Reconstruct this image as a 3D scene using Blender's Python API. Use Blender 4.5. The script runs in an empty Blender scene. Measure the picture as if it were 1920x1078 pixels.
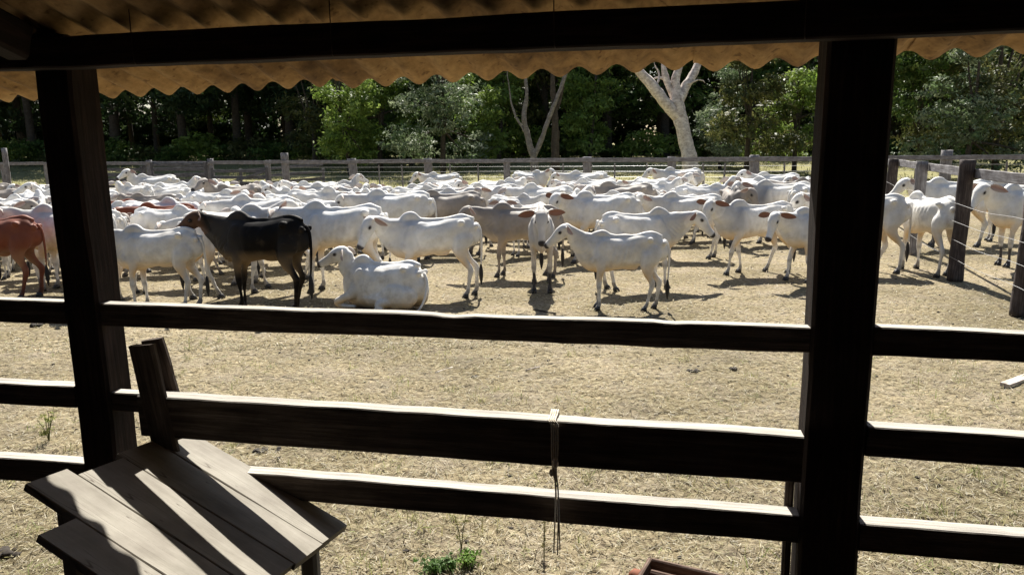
import bpy, bmesh, math, random
import numpy as np
from mathutils import Vector, Matrix, noise

random.seed(7)
RNG = np.random.default_rng(11)
rad = math.radians
scn = bpy.context.scene
COL = scn.collection

# ------------------------------------------------------------ camera, world, sun
F_PX, CAM_H, PITCH, ROLL = 1447.0, 2.4, rad(10.57), rad(.85)
fwd = Vector((0, math.cos(PITCH), -math.sin(PITCH)))
up0 = Vector((0, math.sin(PITCH), math.cos(PITCH)))
r0 = Vector((1, 0, 0))
rgt = r0 * math.cos(ROLL) - up0 * math.sin(ROLL)
upv = up0 * math.cos(ROLL) + r0 * math.sin(ROLL)
cam_d = bpy.data.cameras.new('camera')
cam = bpy.data.objects.new('camera', cam_d); COL.objects.link(cam)
cam.matrix_world = Matrix(((rgt.x, upv.x, -fwd.x, 0), (rgt.y, upv.y, -fwd.y, 0), (rgt.z, upv.z, -fwd.z, CAM_H), (0, 0, 0, 1)))
cam_d.sensor_width = 36; cam_d.lens = F_PX / 1920 * 36
cam_d.clip_start = .05; cam_d.clip_end = 3000
scn.camera = cam

SUN_AZ, SUN_EL = rad(3.0), rad(48.5)
S_DIR = Vector((math.sin(SUN_AZ) * math.cos(SUN_EL), math.cos(SUN_AZ) * math.cos(SUN_EL), math.sin(SUN_EL)))
world = bpy.data.worlds.new('World'); scn.world = world; world.use_nodes = True
wn = world.node_tree; bg = wn.nodes['Background']
sky = wn.nodes.new('ShaderNodeTexSky'); sky.sky_type = 'NISHITA'; sky.sun_disc = False
sky.sun_elevation = SUN_EL; sky.sun_rotation = SUN_AZ; sky.air_density = 1.0; sky.dust_density = 1.5
wn.links.new(sky.outputs[0], bg.inputs[0]); bg.inputs[1].default_value = .05
sun_d = bpy.data.lights.new('sun', 'SUN'); sun_d.energy = 5.0; sun_d.angle = rad(.5); sun_d.color = (1, .955, .87)
sun = bpy.data.objects.new('sun', sun_d); COL.objects.link(sun)
sun.rotation_euler = (-S_DIR).to_track_quat('-Z', 'Y').to_euler()
scn.view_settings.view_transform = 'Standard'; scn.view_settings.look = 'None'
scn.view_settings.exposure = 1.2; scn.view_settings.gamma = 1
scn.render.engine = 'CYCLES'
scn.cycles.max_bounces = 7; scn.cycles.diffuse_bounces = 4; scn.cycles.glossy_bounces = 2
scn.cycles.transparent_max_bounces = 4; scn.cycles.caustics_reflective = False; scn.cycles.caustics_refractive = False
scn.cycles.sample_clamp_indirect = 6

def ray(x, y): return fwd + rgt * ((x - 960) / F_PX) + upv * ((539 - y) / F_PX)
def gp(x, y, z=0.0):
    """point at height z that the photograph shows at pixel x, y"""
    d = ray(x, y); t = (z - CAM_H) / d.z
    return Vector((0, 0, CAM_H)) + d * t
def dp(x, y, dist):
    return Vector((0, 0, CAM_H)) + ray(x, y) * dist

# ------------------------------------------------------------ helpers
def tag(o, label=None, cat=None, group=None, kind=None):
    if label: o['label'] = label
    if cat: o['category'] = cat
    if group: o['group'] = group
    if kind: o['kind'] = kind
    return o
def empty(name, loc=(0, 0, 0), rz=0, **k):
    o = bpy.data.objects.new(name, None); COL.objects.link(o)
    o.location = loc; o.rotation_euler = (0, 0, rz); o.empty_display_size = .1
    return tag(o, **k)
def link(name, me, mat=None, parent=None, mw=None):
    o = bpy.data.objects.new(name, me); COL.objects.link(o)
    if mat is not None and not me.materials: me.materials.append(mat)
    if parent is not None: o.parent = parent
    if mw is not None: o.matrix_local = mw
    return o
def np_mesh(name, V, Fq, smooth=False, cols=None, cname='Col'):
    """V (n,3); Fq (m,k) constant-size faces"""
    me = bpy.data.meshes.new(name)
    V = np.asarray(V, dtype=np.float32); Fq = np.asarray(Fq, dtype=np.int32)
    k = Fq.shape[1]
    me.vertices.add(len(V)); me.vertices.foreach_set('co', V.ravel())
    me.loops.add(Fq.size); me.loops.foreach_set('vertex_index', Fq.ravel())
    me.polygons.add(len(Fq)); me.polygons.foreach_set('loop_start', np.arange(0, Fq.size, k, dtype=np.int32))
    me.update(calc_edges=True)
    if smooth: me.polygons.foreach_set('use_smooth', np.ones(len(Fq), dtype=bool))
    if cols is not None:
        a = me.color_attributes.new(cname, 'FLOAT_COLOR', 'POINT')
        a.data.foreach_set('color', np.asarray(cols, dtype=np.float32).ravel())
    me.update()
    return me
def py_mesh(name, V, Fs, smooth=False):
    me = bpy.data.meshes.new(name); me.from_pydata([tuple(v) for v in V], [], Fs); me.update()
    if smooth: me.polygons.foreach_set('use_smooth', np.ones(len(Fs), dtype=bool))
    return me

def catmull(P, n):
    P = np.asarray(P, float); m = len(P)
    Q = np.vstack([2 * P[0] - P[1], P, 2 * P[-1] - P[-2]])
    out = []
    for t in np.linspace(0, m - 1, n):
        i = min(int(t), m - 2); f = t - i
        a, b, c, d = Q[i], Q[i + 1], Q[i + 2], Q[i + 3]
        out.append(.5 * ((2 * b) + (-a + c) * f + (2 * a - 5 * b + 4 * c - d) * f * f + (-a + 3 * b - 3 * c + d) * f ** 3))
    return np.array(out)
def loft(P, side, n=14, seg=12, power=1.0):
    """P rows: x y z r_side r_other ; closed tube round the path. side = reference direction for r_side"""
    A = catmull(P, n); pts = A[:, :3]; rs = np.maximum(A[:, 3], .002); ro = np.maximum(A[:, 4], .002)
    T = np.gradient(pts, axis=0); T /= np.linalg.norm(T, axis=1)[:, None] + 1e-9
    side = np.asarray(side, float)
    V = []
    rings = []
    def ring(c, t, a, b):
        s = side - t * (side @ t); s /= np.linalg.norm(s) + 1e-9; o = np.cross(t, s)
        rings.append(len(V))
        for k in range(seg):
            th = 2 * math.pi * k / seg; cs, sn = math.cos(th), math.sin(th)
            if power != 1.0:
                cs = math.copysign(abs(cs) ** power, cs); sn = math.copysign(abs(sn) ** power, sn)
            V.append(c + s * a * cs + o * b * sn)
    for i in range(n):
        if i == 0:
            r = min(rs[0], ro[0]) * .5
            ring(pts[0] - T[0] * r * .8, T[0], rs[0] * .5, ro[0] * .5)
        ring(pts[i], T[i], rs[i], ro[i])
        if i == n - 1:
            r = min(rs[-1], ro[-1]) * .5
            ring(pts[-1] + T[-1] * r * .8, T[-1], rs[-1] * .5, ro[-1] * .5)
    Fs = []
    for a, b in zip(rings[:-1], rings[1:]):
        for k in range(seg):
            Fs.append((a + k, a + (k + 1) % seg, b + (k + 1) % seg, b + k))
    Fs.append(tuple(rings[0] + k for k in range(seg))[::-1])
    Fs.append(tuple(rings[-1] + k for k in range(seg)))
    return V, Fs
def ellipsoid(c, r, rot=None, nu=12, nv=8):
    V, Fs = [], []
    M = rot if rot is not None else Matrix.Identity(3)
    for j in range(nv + 1):
        ph = math.pi * j / nv
        for i in range(nu):
            th = 2 * math.pi * i / nu
            v = Vector((r[0] * math.sin(ph) * math.cos(th), r[1] * math.sin(ph) * math.sin(th), r[2] * math.cos(ph)))
            V.append(np.array(Vector(c) + M @ v))
    for j in range(nv):
        for i in range(nu):
            a, b = j * nu + i, j * nu + (i + 1) % nu
            Fs.append((a, a + nu, b + nu, b))
    return V, Fs
class Acc:
    def __init__(s): s.V = []; s.F = []
    def add(s, vf):
        o = len(s.V); s.V += list(vf[0]); s.F += [tuple(i + o for i in f) for f in vf[1]]; return s
    def mesh(s, name, smooth=True): return py_mesh(name, s.V, s.F, smooth)

def box_vf(a, b):
    (x0, y0, z0), (x1, y1, z1) = a, b
    V = [np.array(v, float) for v in ((x0, y0, z0), (x1, y0, z0), (x1, y1, z0), (x0, y1, z0), (x0, y0, z1), (x1, y0, z1), (x1, y1, z1), (x0, y1, z1))]
    return V, [(0, 3, 2, 1), (4, 5, 6, 7), (0, 1, 5, 4), (1, 2, 6, 5), (2, 3, 7, 6), (3, 0, 4, 7)]

def timber(name, p0, p1, w, h, mat, parent=None, wob=.004, seg=.12, seed=0, upr=(0, 0, 1), cham=.012, notch=0.0, rnd=0.0, taper=1.0):
    """a sawn or hewn timber from p0 to p1: w across, h along upr; edges worn and uneven. Local x runs along it."""
    p0, p1 = Vector(p0), Vector(p1)
    X = (p1 - p0); L = X.length; X.normalize()
    U = Vector(upr); U = (U - X * U.dot(X)).normalized(); Y = U.cross(X)
    n = max(2, int(L / seg)); V, Fs = [], []
    if rnd > 0:
        prof = [(math.cos(t), math.sin(t)) for t in [2 * math.pi * k / 12 for k in range(12)]]
        prof = [(math.copysign(abs(a) ** rnd, a) * w / 2, math.copysign(abs(b) ** rnd, b) * h / 2) for a, b in prof]
    else:
        a, b, c = w / 2, h / 2, min(cham, w * .3, h * .3)
        prof = [(a, -b + c), (a, 0), (a, b - c), (a - c, b), (0, b), (-a + c, b), (-a, b - c), (-a, 0), (-a, -b + c), (-a + c, -b), (0, -b), (a - c, -b)]
    k = len(prof)
    for i in range(n + 1):
        x = L * i / n; t = i / n; sc = 1 + (taper - 1) * t
        for (py, pz) in prof:
            q = Vector((x * 1.7 + seed * 7.3, py * 4 + seed, pz * 4 - seed * 3))
            d1 = noise.noise(q) * wob * 2; d2 = noise.noise(q + Vector((31, 7, 3))) * wob * 2
            e = noise.noise(Vector((x * 6 + seed, 2.2 + (pz > 0), seed))) * wob
            nz = 0
            if notch and pz > 0:
                nn = noise.noise(Vector((x * 5 + seed * 3, 9.1, seed)))
                nz = -max(0, nn - .25) * notch
            V.append((x + (noise.noise(q * 3) * wob * 1.5 if i in (0, n) else 0), py * sc + d1, pz * sc + d2 + e + nz))
    for i in range(n):
        for j in range(k):
            a, b = i * k + j, i * k + (j + 1) % k
            Fs.append((a, b, b + k, a + k))
    Fs.append(tuple(range(k))[::-1]); Fs.append(tuple(n * k + j for j in range(k)))
    me = py_mesh(name, V, Fs, rnd > 0)
    o = link(name, me, mat, parent)
    M = Matrix(((X.x, Y.x, U.x, p0.x), (X.y, Y.y, U.y, p0.y), (X.z, Y.z, U.z, p0.z), (0, 0, 0, 1)))
    if parent is not None:
        M = Matrix.Translation(-Vector(parent.location)) @ M if parent.rotation_euler.z == 0 else parent.matrix_basis.inverted() @ M
    o.matrix_local = M
    return o
def tube_obj(name, pts, r0_, r1_, mat, parent=None, seg=8, n=None, smooth=True):
    P = [list(p) + [r0_ + (r1_ - r0_) * i / (len(pts) - 1)] * 2 for i, p in enumerate(pts)]
    off = Vector(parent.location) if parent is not None else Vector((0, 0, 0))
    P = [[p[0] - off.x, p[1] - off.y, p[2] - off.z, p[3], p[4]] for p in P]
    vf = loft(P, (.3, .9, .1) if abs(P[-1][2] - P[0][2]) > .3 else (0, 0, 1), n or max(4, len(pts) * 3), seg)
    return link(name, py_mesh(name, vf[0], vf[1], smooth), mat, parent)

# ------------------------------------------------------------ materials
def new_mat(name):
    m = bpy.data.materials.new(name); m.use_nodes = True
    nt = m.node_tree; b = nt.nodes['Principled BSDF']
    return m, nt, b
def nd(nt, t, **k):
    n = nt.nodes.new(t)
    for a, v in k.items(): setattr(n, a, v)
    return n
def noise_n(nt, vec, scale, detail=4, rough=.6):
    n = nd(nt, 'ShaderNodeTexNoise'); n.inputs['Scale'].default_value = scale
    n.inputs['Detail'].default_value = detail; n.inputs['Roughness'].default_value = rough
    if vec is not None: nt.links.new(vec, n.inputs['Vector'])
    return n
def ramp(nt, fac, stops):
    r = nd(nt, 'ShaderNodeValToRGB'); e = r.color_ramp.elements
    while len(e) < len(stops): e.new(.5)
    for el, (p, c) in zip(e, stops): el.position = p; el.color = (*c, 1) if len(c) == 3 else c
    nt.links.new(fac, r.inputs[0]); return r
def mixc(nt, a, b, fac, mode='MIX'):
    m = nd(nt, 'ShaderNodeMix', data_type='RGBA', blend_type=mode)
    for s, v in ((6, a), (7, b), (0, fac)):
        if hasattr(v, 'links') or hasattr(v, 'node'): nt.links.new(v, m.inputs[s])
        elif s == 0: m.inputs[0].default_value = v
        else: m.inputs[s].default_value = (*v, 1)
    return m.outputs[2]
def bump(nt, b, h, strength=.4, dist=.01):
    n = nd(nt, 'ShaderNodeBump'); n.inputs['Strength'].default_value = strength; n.inputs['Distance'].default_value = dist
    nt.links.new(h, n.inputs['Height']); nt.links.new(n.outputs[0], b.inputs['Normal']); return n
def stretch(nt, scale, coord='Object'):
    tc = nd(nt, 'ShaderNodeTexCoord'); mp = nd(nt, 'ShaderNodeMapping'); mp.inputs['Scale'].default_value = scale
    nt.links.new(tc.outputs[coord], mp.inputs[0]); return mp.outputs[0]

def wood_mat(name, dark, mid, light, grain=1.0, bstr=.6, lit_top=None, scratch=False, soft=.8):
    m, nt, b = new_mat(name)
    v = stretch(nt, (1.2, 22 * grain, 22 * grain)); v2 = stretch(nt, (1, 1, 1))
    oi = nd(nt, 'ShaderNodeObjectInfo')
    ad = nd(nt, 'ShaderNodeVectorMath', operation='ADD'); nt.links.new(v, ad.inputs[0])
    ml = nd(nt, 'ShaderNodeMath', operation='MULTIPLY'); nt.links.new(oi.outputs['Random'], ml.inputs[0]); ml.inputs[1].default_value = 37
    nt.links.new(ml.outputs[0], ad.inputs[1])
    g = noise_n(nt, ad.outputs[0], 2.2, 7, .68); s = noise_n(nt, v2, 5, 5, .6)
    r = ramp(nt, g.outputs[0], [(.3, dark), (.5, mid), (.72, light)])
    st = ramp(nt, s.outputs[0], [(.35, (.55, .5, .47)), (.65, (1.1, 1.08, 1.05))])
    c = mixc(nt, r.outputs[0], st.outputs[0], soft, 'MULTIPLY')
    if lit_top:      # sunlight painted into the colour: upward faces of rails paler, broken up by noise
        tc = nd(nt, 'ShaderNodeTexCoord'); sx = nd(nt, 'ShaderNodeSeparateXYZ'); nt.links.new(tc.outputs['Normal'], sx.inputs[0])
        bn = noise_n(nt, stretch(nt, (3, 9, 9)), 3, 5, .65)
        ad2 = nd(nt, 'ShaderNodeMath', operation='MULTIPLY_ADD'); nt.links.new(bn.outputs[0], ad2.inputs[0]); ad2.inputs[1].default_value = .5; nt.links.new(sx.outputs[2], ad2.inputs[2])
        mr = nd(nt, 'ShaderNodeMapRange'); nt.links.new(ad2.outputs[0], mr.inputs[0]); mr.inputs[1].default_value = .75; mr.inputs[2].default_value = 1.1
        rb = ramp(nt, g.outputs[0], [(.3, tuple(q * .5 for q in lit_top)), (.62, lit_top)])
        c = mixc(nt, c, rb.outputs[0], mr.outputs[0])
    if scratch:     # thin dark scratches and cracks at odd angles
        for rz, sc_, w_ in ((.9, (.7, 17, 1), .007), (-.6, (.5, 14, 1), .006), (1.25, (.8, 22, 1), .006)):
            tc = nd(nt, 'ShaderNodeTexCoord'); mp = nd(nt, 'ShaderNodeMapping'); mp.inputs['Rotation'].default_value = (0, 0, rz); mp.inputs['Scale'].default_value = sc_
            nt.links.new(tc.outputs['Object'], mp.inputs[0]); sn = noise_n(nt, mp.outputs[0], 1.6, 0, .5)
            d_ = nd(nt, 'ShaderNodeMath', operation='SUBTRACT'); nt.links.new(sn.outputs[0], d_.inputs[0]); d_.inputs[1].default_value = .5
            ab = nd(nt, 'ShaderNodeMath', operation='ABSOLUTE'); nt.links.new(d_.outputs[0], ab.inputs[0])
            m2 = nd(nt, 'ShaderNodeMapRange'); nt.links.new(ab.outputs[0], m2.inputs[0]); m2.inputs[1].default_value = w_; m2.inputs[2].default_value = w_ * .3; m2.inputs[3].default_value = 0; m2.inputs[4].default_value = .75
            pn_ = noise_n(nt, stretch(nt, (1, 1, 1)), 4 + rz, 2, .5); m3 = nd(nt, 'ShaderNodeMapRange'); nt.links.new(pn_.outputs[0], m3.inputs[0]); m3.inputs[1].default_value = .5; m3.inputs[2].default_value = .62
            m4 = nd(nt, 'ShaderNodeMath', operation='MULTIPLY'); nt.links.new(m2.outputs[0], m4.inputs[0]); nt.links.new(m3.outputs[0], m4.inputs[1])
            c = mixc(nt, c, (.05, .035, .025), m4.outputs[0])
    nt.links.new(c, b.inputs['Base Color']); b.inputs['Roughness'].default_value = .85
    b.inputs['Specular IOR Level'].default_value = .2
    bump(nt, b, g.outputs[0], bstr, .012)
    return m
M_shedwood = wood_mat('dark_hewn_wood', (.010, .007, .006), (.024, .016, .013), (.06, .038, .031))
M_rail = wood_mat('weathered_rail_wood_lit_top', (.03, .022, .018), (.085, .066, .054), (.19, .158, .135), lit_top=(.48, .45, .40))
M_board = wood_mat('grey_panel_board', (.23, .215, .18), (.28, .262, .225), (.33, .31, .27), .5, .2, scratch=True, soft=.5)
M_fence = wood_mat('silver_fence_wood', (.11, .10, .105), (.22, .215, .225), (.38, .375, .385))
M_postdark = wood_mat('dark_fence_post_wood', (.03, .025, .023), (.065, .053, .05), (.14, .12, .115))
M_deadwood = wood_mat('bleached_dead_wood', (.36, .3, .26), (.62, .56, .51), (.8, .75, .7), .25)
M_bark = wood_mat('brown_bark', (.03, .024, .018), (.07, .058, .045), (.12, .1, .08), .5)
M_greybark = wood_mat('grey_bark', (.12, .11, .1), (.22, .2, .18), (.34, .31, .28), .4)

def simple(name, col, rough=.7, bscale=0, metallic=0, var=.25):
    m, nt, b = new_mat(name); b.inputs['Roughness'].default_value = rough; b.inputs['Metallic'].default_value = metallic
    v = stretch(nt, (1, 1, 1)); n = noise_n(nt, v, bscale or 20, 5, .6)
    r = ramp(nt, n.outputs[0], [(.3, tuple(c * (1 - var) for c in col)), (.7, tuple(min(1, c * (1 + var)) for c in col))])
    nt.links.new(r.outputs[0], b.inputs['Base Color']); bump(nt, b, n.outputs[0], .3, .005)
    return m
M_wire = simple('galvanised_wire', (.3, .3, .3), .45, 60, .6)
M_hoof = simple('dark_horn', (.03, .027, .025), .5, 60)
M_eye = simple('wet_dark_eye', (.008, .006, .005), .12, 30)
M_switch = simple('black_tail_hair', (.012, .01, .01), .7, 120)
M_dung = simple('dry_dark_dung', (.028, .02, .013), .9, 40)
M_rope = simple('frayed_pale_twine', (.68, .62, .52), .9, 200)
M_rust = simple('rusty_brown_tin', (.17, .05, .02), .8, 30)
M_bolt = simple('rusted_bolt_iron', (.06, .04, .03), .7, 60, .3)
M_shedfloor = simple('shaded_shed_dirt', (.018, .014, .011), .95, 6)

def coat(name, base, grey, warm, dark, ga=.5, wa=.5, head=None, sheen=.1):
    """coat colours: pigment masks live in the mesh (R dark skin, G warm belly and inner legs with painted ground bounce, B grey neck and hump)"""
    m, nt, b = new_mat(name)
    at = nd(nt, 'ShaderNodeVertexColor', layer_name='Col'); sp = nd(nt, 'ShaderNodeSeparateColor'); nt.links.new(at.outputs[0], sp.inputs[0])
    v = stretch(nt, (1, 1, 1)); n = noise_n(nt, v, 7, 5, .6)
    n0 = noise_n(nt, v, 2.6, 4, .6)
    sc = ramp(nt, n.outputs[0], [(.3, tuple(c * .84 for c in base)), (.6, base)])
    sc0 = ramp(nt, n0.outputs[0], [(.36, (.78, .76, .72)), (.6, (1, 1, 1))]); scm = mixc(nt, sc.outputs[0], sc0.outputs[0], 1.0, 'MULTIPLY')
    def amt(sock, k):
        q = nd(nt, 'ShaderNodeMath', operation='MULTIPLY', use_clamp=True); nt.links.new(sock, q.inputs[0]); q.inputs[1].default_value = k; return q.outputs[0]
    oi = nd(nt, 'ShaderNodeObjectInfo')
    rr = nd(nt, 'ShaderNodeMapRange'); nt.links.new(oi.outputs['Random'], rr.inputs[0]); rr.inputs[3].default_value = .35; rr.inputs[4].default_value = 1.35
    g2 = nd(nt, 'ShaderNodeMath', operation='MULTIPLY'); nt.links.new(amt(sp.outputs[2], ga), g2.inputs[0]); nt.links.new(rr.outputs[0], g2.inputs[1])
    c = mixc(nt, scm, grey, g2.outputs[0])
    c = mixc(nt, c, warm, amt(sp.outputs[1], wa))
    dn = noise_n(nt, v, 4.5, 6, .7); sz = nd(nt, 'ShaderNodeSeparateXYZ'); nt.links.new(v, sz.inputs[0])
    dh = nd(nt, 'ShaderNodeMapRange'); nt.links.new(sz.outputs[2], dh.inputs[0]); dh.inputs[1].default_value = 1.1; dh.inputs[2].default_value = .1; dh.inputs[3].default_value = .02; dh.inputs[4].default_value = .16
    da = nd(nt, 'ShaderNodeMath', operation='ADD'); nt.links.new(dn.outputs[0], da.inputs[0]); nt.links.new(dh.outputs[0], da.inputs[1])
    dm = nd(nt, 'ShaderNodeMapRange'); nt.links.new(da.outputs[0], dm.inputs[0]); dm.inputs[1].default_value = .60; dm.inputs[2].default_value = .78; dm.inputs[4].default_value = .38 if base[0] > .5 else .15
    c = mixc(nt, c, (.24, .18, .115), dm.outputs[0])
    if head: c = mixc(nt, c, head, amt(at.outputs[1], 1.0))
    c = mixc(nt, c, dark, amt(sp.outputs[0], 1.0))
    nt.links.new(c, b.inputs['Base Color']); b.inputs['Roughness'].default_value = .62
    b.inputs['Specular IOR Level'].default_value = .25 if sheen else .08
    b.inputs['Sheen Weight'].default_value = sheen
    h = noise_n(nt, stretch(nt, (30, 30, 8)), 6, 3, .6); bump(nt, b, h.outputs[0], .15, .004)
    return m
COATS = {
    'white': coat('white_coat', (.82, .795, .75), (.27, .275, .29), (.66, .44, .2), (.03, .024, .023), .72, .9),
    'pure': coat('bright_white_coat', (.87, .855, .82), (.42, .425, .44), (.7, .48, .23), (.035, .028, .028), .6, .85),
    'grey': coat('grey_fawn_coat', (.34, .30, .265), (.15, .135, .125), (.62, .47, .33), (.02, .016, .016), .8, .6),
    'greywhite': coat('pale_grey_coat', (.62, .59, .55), (.26, .25, .25), (.62, .47, .33), (.02, .016, .016), .8, .6),
    'red': coat('red_brown_coat', (.21, .055, .024), (.14, .035, .015), (.45, .26, .13), (.05, .02, .015), .5, .7),
    'black': coat('black_coat', (.006, .005, .0045), (.075, .068, .062), (.42, .29, .16), (.008, .007, .007), .5, .5, (.10, .055, .035), 0.0),
}
M_ear = coat('ear_skin', (.6, .54, .5), (.3, .26, .25), (.26, .125, .09), (.05, .035, .03), .5, .8)
M_eardark = coat('brown_ear_skin', (.2, .12, .085), (.2, .16, .14), (.20, .085, .06), (.03, .02, .02), .5, .9)

# ground
def ground_mat():
    m, nt, b = new_mat('dry_trampled_grass')
    tc = nd(nt, 'ShaderNodeTexCoord'); P = tc.outputs['Object']
    big = noise_n(nt, P, .35, 5, .6); med = noise_n(nt, P, 2.2, 6, .65); fine = noise_n(nt, P, 16, 8, .75); vfine = noise_n(nt, P, 70, 5, .7)
    c1 = ramp(nt, fine.outputs[0], [(.36, (.06, .048, .031)), (.46, (.225, .187, .12)), (.58, (.37, .32, .215)), (.72, (.54, .49, .36))])
    dirt = ramp(nt, vfine.outputs[0], [(.3, (.19, .16, .127)), (.7, (.40, .35, .285))])
    fm = ramp(nt, med.outputs[0], [(.45, (0, 0, 0)), (.68, (.75, .75, .75))])
    c = mixc(nt, c1.outputs[0], dirt.outputs[0], fm.outputs[0])
    tint = ramp(nt, big.outputs[0], [(.38, (.68, .66, .58)), (.6, (1.12, 1.08, 1.02))])
    c = mixc(nt, c, tint.outputs[0], 1.0, 'MULTIPLY')
    # greener pasture beyond the far fence
    sep = nd(nt, 'ShaderNodeSeparateXYZ'); nt.links.new(P, sep.inputs[0])
    ln = nd(nt, 'ShaderNodeMath', operation='MULTIPLY_ADD'); nt.links.new(sep.outputs[0], ln.inputs[0]); ln.inputs[1].default_value = .385
    nt.links.new(sep.outputs[1], ln.inputs[2])
    mr = nd(nt, 'ShaderNodeMapRange'); nt.links.new(ln.outputs[0], mr.inputs[0]); mr.inputs[1].default_value = 33; mr.inputs[2].default_value = 42
    grn = ramp(nt, fine.outputs[0], [(.3, (.14, .13, .055)), (.55, (.28, .26, .125)), (.75, (.41, .37, .2))])
    c = mixc(nt, c, grn.outputs[0], mr.outputs[0])
    nt.links.new(c, b.inputs['Base Color']); b.inputs['Roughness'].default_value = .95; b.inputs['Specular IOR Level'].default_value = .1
    add = nd(nt, 'ShaderNodeMath', operation='MULTIPLY_ADD'); nt.links.new(med.outputs[0], add.inputs[0]); add.inputs[1].default_value = 2.0; nt.links.new(fine.outputs[0], add.inputs[2])
    vo = nd(nt, 'ShaderNodeTexVoronoi'); vo.inputs['Scale'].default_value = 7; nt.links.new(P, vo.inputs['Vector'])
    vr = nd(nt, 'ShaderNodeMapRange'); nt.links.new(vo.outputs['Distance'], vr.inputs[0]); vr.inputs[1].default_value = .05; vr.inputs[2].default_value = .4
    ad3 = nd(nt, 'ShaderNodeMath', operation='MULTIPLY_ADD'); nt.links.new(vr.outputs[0], ad3.inputs[0]); ad3.inputs[1].default_value = .8; nt.links.new(add.outputs[0], ad3.inputs[2])
    bump(nt, b, ad3.outputs[0], 1.0, .04)
    return m
M_ground = ground_mat()
def blade_mat(name, trans=.3):
    m, nt, b = new_mat(name)
    at = nd(nt, 'ShaderNodeVertexColor', layer_name='Col')
    nt.links.new(at.outputs[0], b.inputs['Base Color']); b.inputs['Roughness'].default_value = .7; b.inputs['Specular IOR Level'].default_value = .3
    tr = nd(nt, 'ShaderNodeBsdfTranslucent'); nt.links.new(at.outputs[0], tr.inputs[0])
    mx = nd(nt, 'ShaderNodeMixShader'); mx.inputs[0].default_value = trans
    out = nt.nodes['Material Output']
    nt.links.new(b.outputs[0], mx.inputs[1]); nt.links.new(tr.outputs[0], mx.inputs[2]); nt.links.new(mx.outputs[0], out.inputs[0])
    return m
M_blade = blade_mat('grass_blades', .35)
M_leaf = blade_mat('tree_leaves', .35)
M_leaf.node_tree.nodes['Principled BSDF'].inputs['Roughness'].default_value = .55
M_leaf.node_tree.nodes['Principled BSDF'].inputs['Specular IOR Level'].default_value = .2

# roof sheets
def roof_mat():
    m, nt, b = new_mat('stained_fibre_cement')
    v = stretch(nt, (1, 1, 1)); n = noise_n(nt, v, 6, 6, .65); n2 = noise_n(nt, stretch(nt, (9, 1.2, 9)), 5, 4, .6)
    r = ramp(nt, n.outputs[0], [(.28, (.2, .115, .045)), (.5, (.46, .29, .125)), (.72, (.6, .41, .2))])
    s = ramp(nt, n2.outputs[0], [(.3, (.7, .66, .6)), (.6, (1.05, 1.03, 1))])
    c = mixc(nt, r.outputs[0], s.outputs[0], .8, 'MULTIPLY')
    n3 = noise_n(nt, v, 1.6, 6, .7); st3 = ramp(nt, n3.outputs[0], [(.36, (.35, .3, .26)), (.52, (1, 1, 1))]); c = mixc(nt, c, st3.outputs[0], .8, 'MULTIPLY')
    n4 = noise_n(nt, v, 28, 2, .5); st4 = ramp(nt, n4.outputs[0], [(.62, (1, 1, 1)), (.72, (.3, .22, .15))]); c = mixc(nt, c, st4.outputs[0], .7, 'MULTIPLY')
    nt.links.new(c, b.inputs['Base Color'])
    b.inputs['Roughness'].default_value = .9; bump(nt, b, n.outputs[0], .3, .006)
    return m
M_roof = roof_mat()

# ------------------------------------------------------------ ground sheet
def axis(segs):
    out = []
    for a, b, st in segs: out += list(np.arange(a, b, st))
    return np.array(out + [segs[-1][1]])
def smooth_noise(X, Y, s, seed):
    r = np.zeros_like(X)
    g = np.random.default_rng(seed)
    for k in range(14):
        a = g.uniform(0, 2 * math.pi); f = s * g.uniform(.5, 1.8); p = g.uniform(0, 6.28)
        r += np.sin((X * math.cos(a) + Y * math.sin(a)) * f + p)
    return r / 14
def ground_z(X, Y):
    near = np.clip((Y - 2.6) / .6, 0, 1) * np.clip((13 - Y) / 4, 0, 1)
    z = smooth_noise(X, Y, 9, 3) * .035 * near + smooth_noise(X, Y, 30, 4) * .03 * near
    far = np.clip((Y + .385 * X - 44) / 25, 0, 1)
    z = z + far * far * (.9 + .5 * np.clip(-X / 40, -.4, 1.5))
    return z
gx = axis([(-900, -120, 60), (-120, -30, 5), (-30, -6, .5), (-6, 6, .05), (6, 30, .5), (30, 120, 5), (120, 900, 60)])
gy = axis([(-300, -8, 30), (-8, 3, .5), (3, 9.5, .05), (9.5, 14, .15), (14, 40, .6), (40, 120, 3), (120, 1500, 90)])
GX, GY = np.meshgrid(gx, gy)
GZ = ground_z(GX, GY)
V = np.stack([GX, GY, GZ], -1).reshape(-1, 3)
nx, ny = len(gx), len(gy)
I = np.arange(nx * ny).reshape(ny, nx)
Fq = np.stack([I[:-1, :-1], I[:-1, 1:], I[1:, 1:], I[1:, :-1]], -1).reshape(-1, 4)
tag(link('ground', np_mesh('ground', V, Fq, True), M_ground), kind='structure')

# ------------------------------------------------------------ the shed (camera stands inside)
WAZ = rad(-78.5)
WL = Vector((-math.sin(WAZ), -math.cos(WAZ), 0)); WL = WL if WL.x > 0 else -WL      # along the wall, to the right
WN = Vector((-WL.y, WL.x, 0)); WN = WN if WN.y > 0 else -WN                          # out towards the yard
WP = Vector((0, 0, CAM_H)) + ray(1560, 650) * 2.6; WP.z = 0
def wp(s, z, o=0.0): return WP + WL * s + WN * o + Vector((0, 0, z))                 # point on the wall: s along, o outwards

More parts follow.
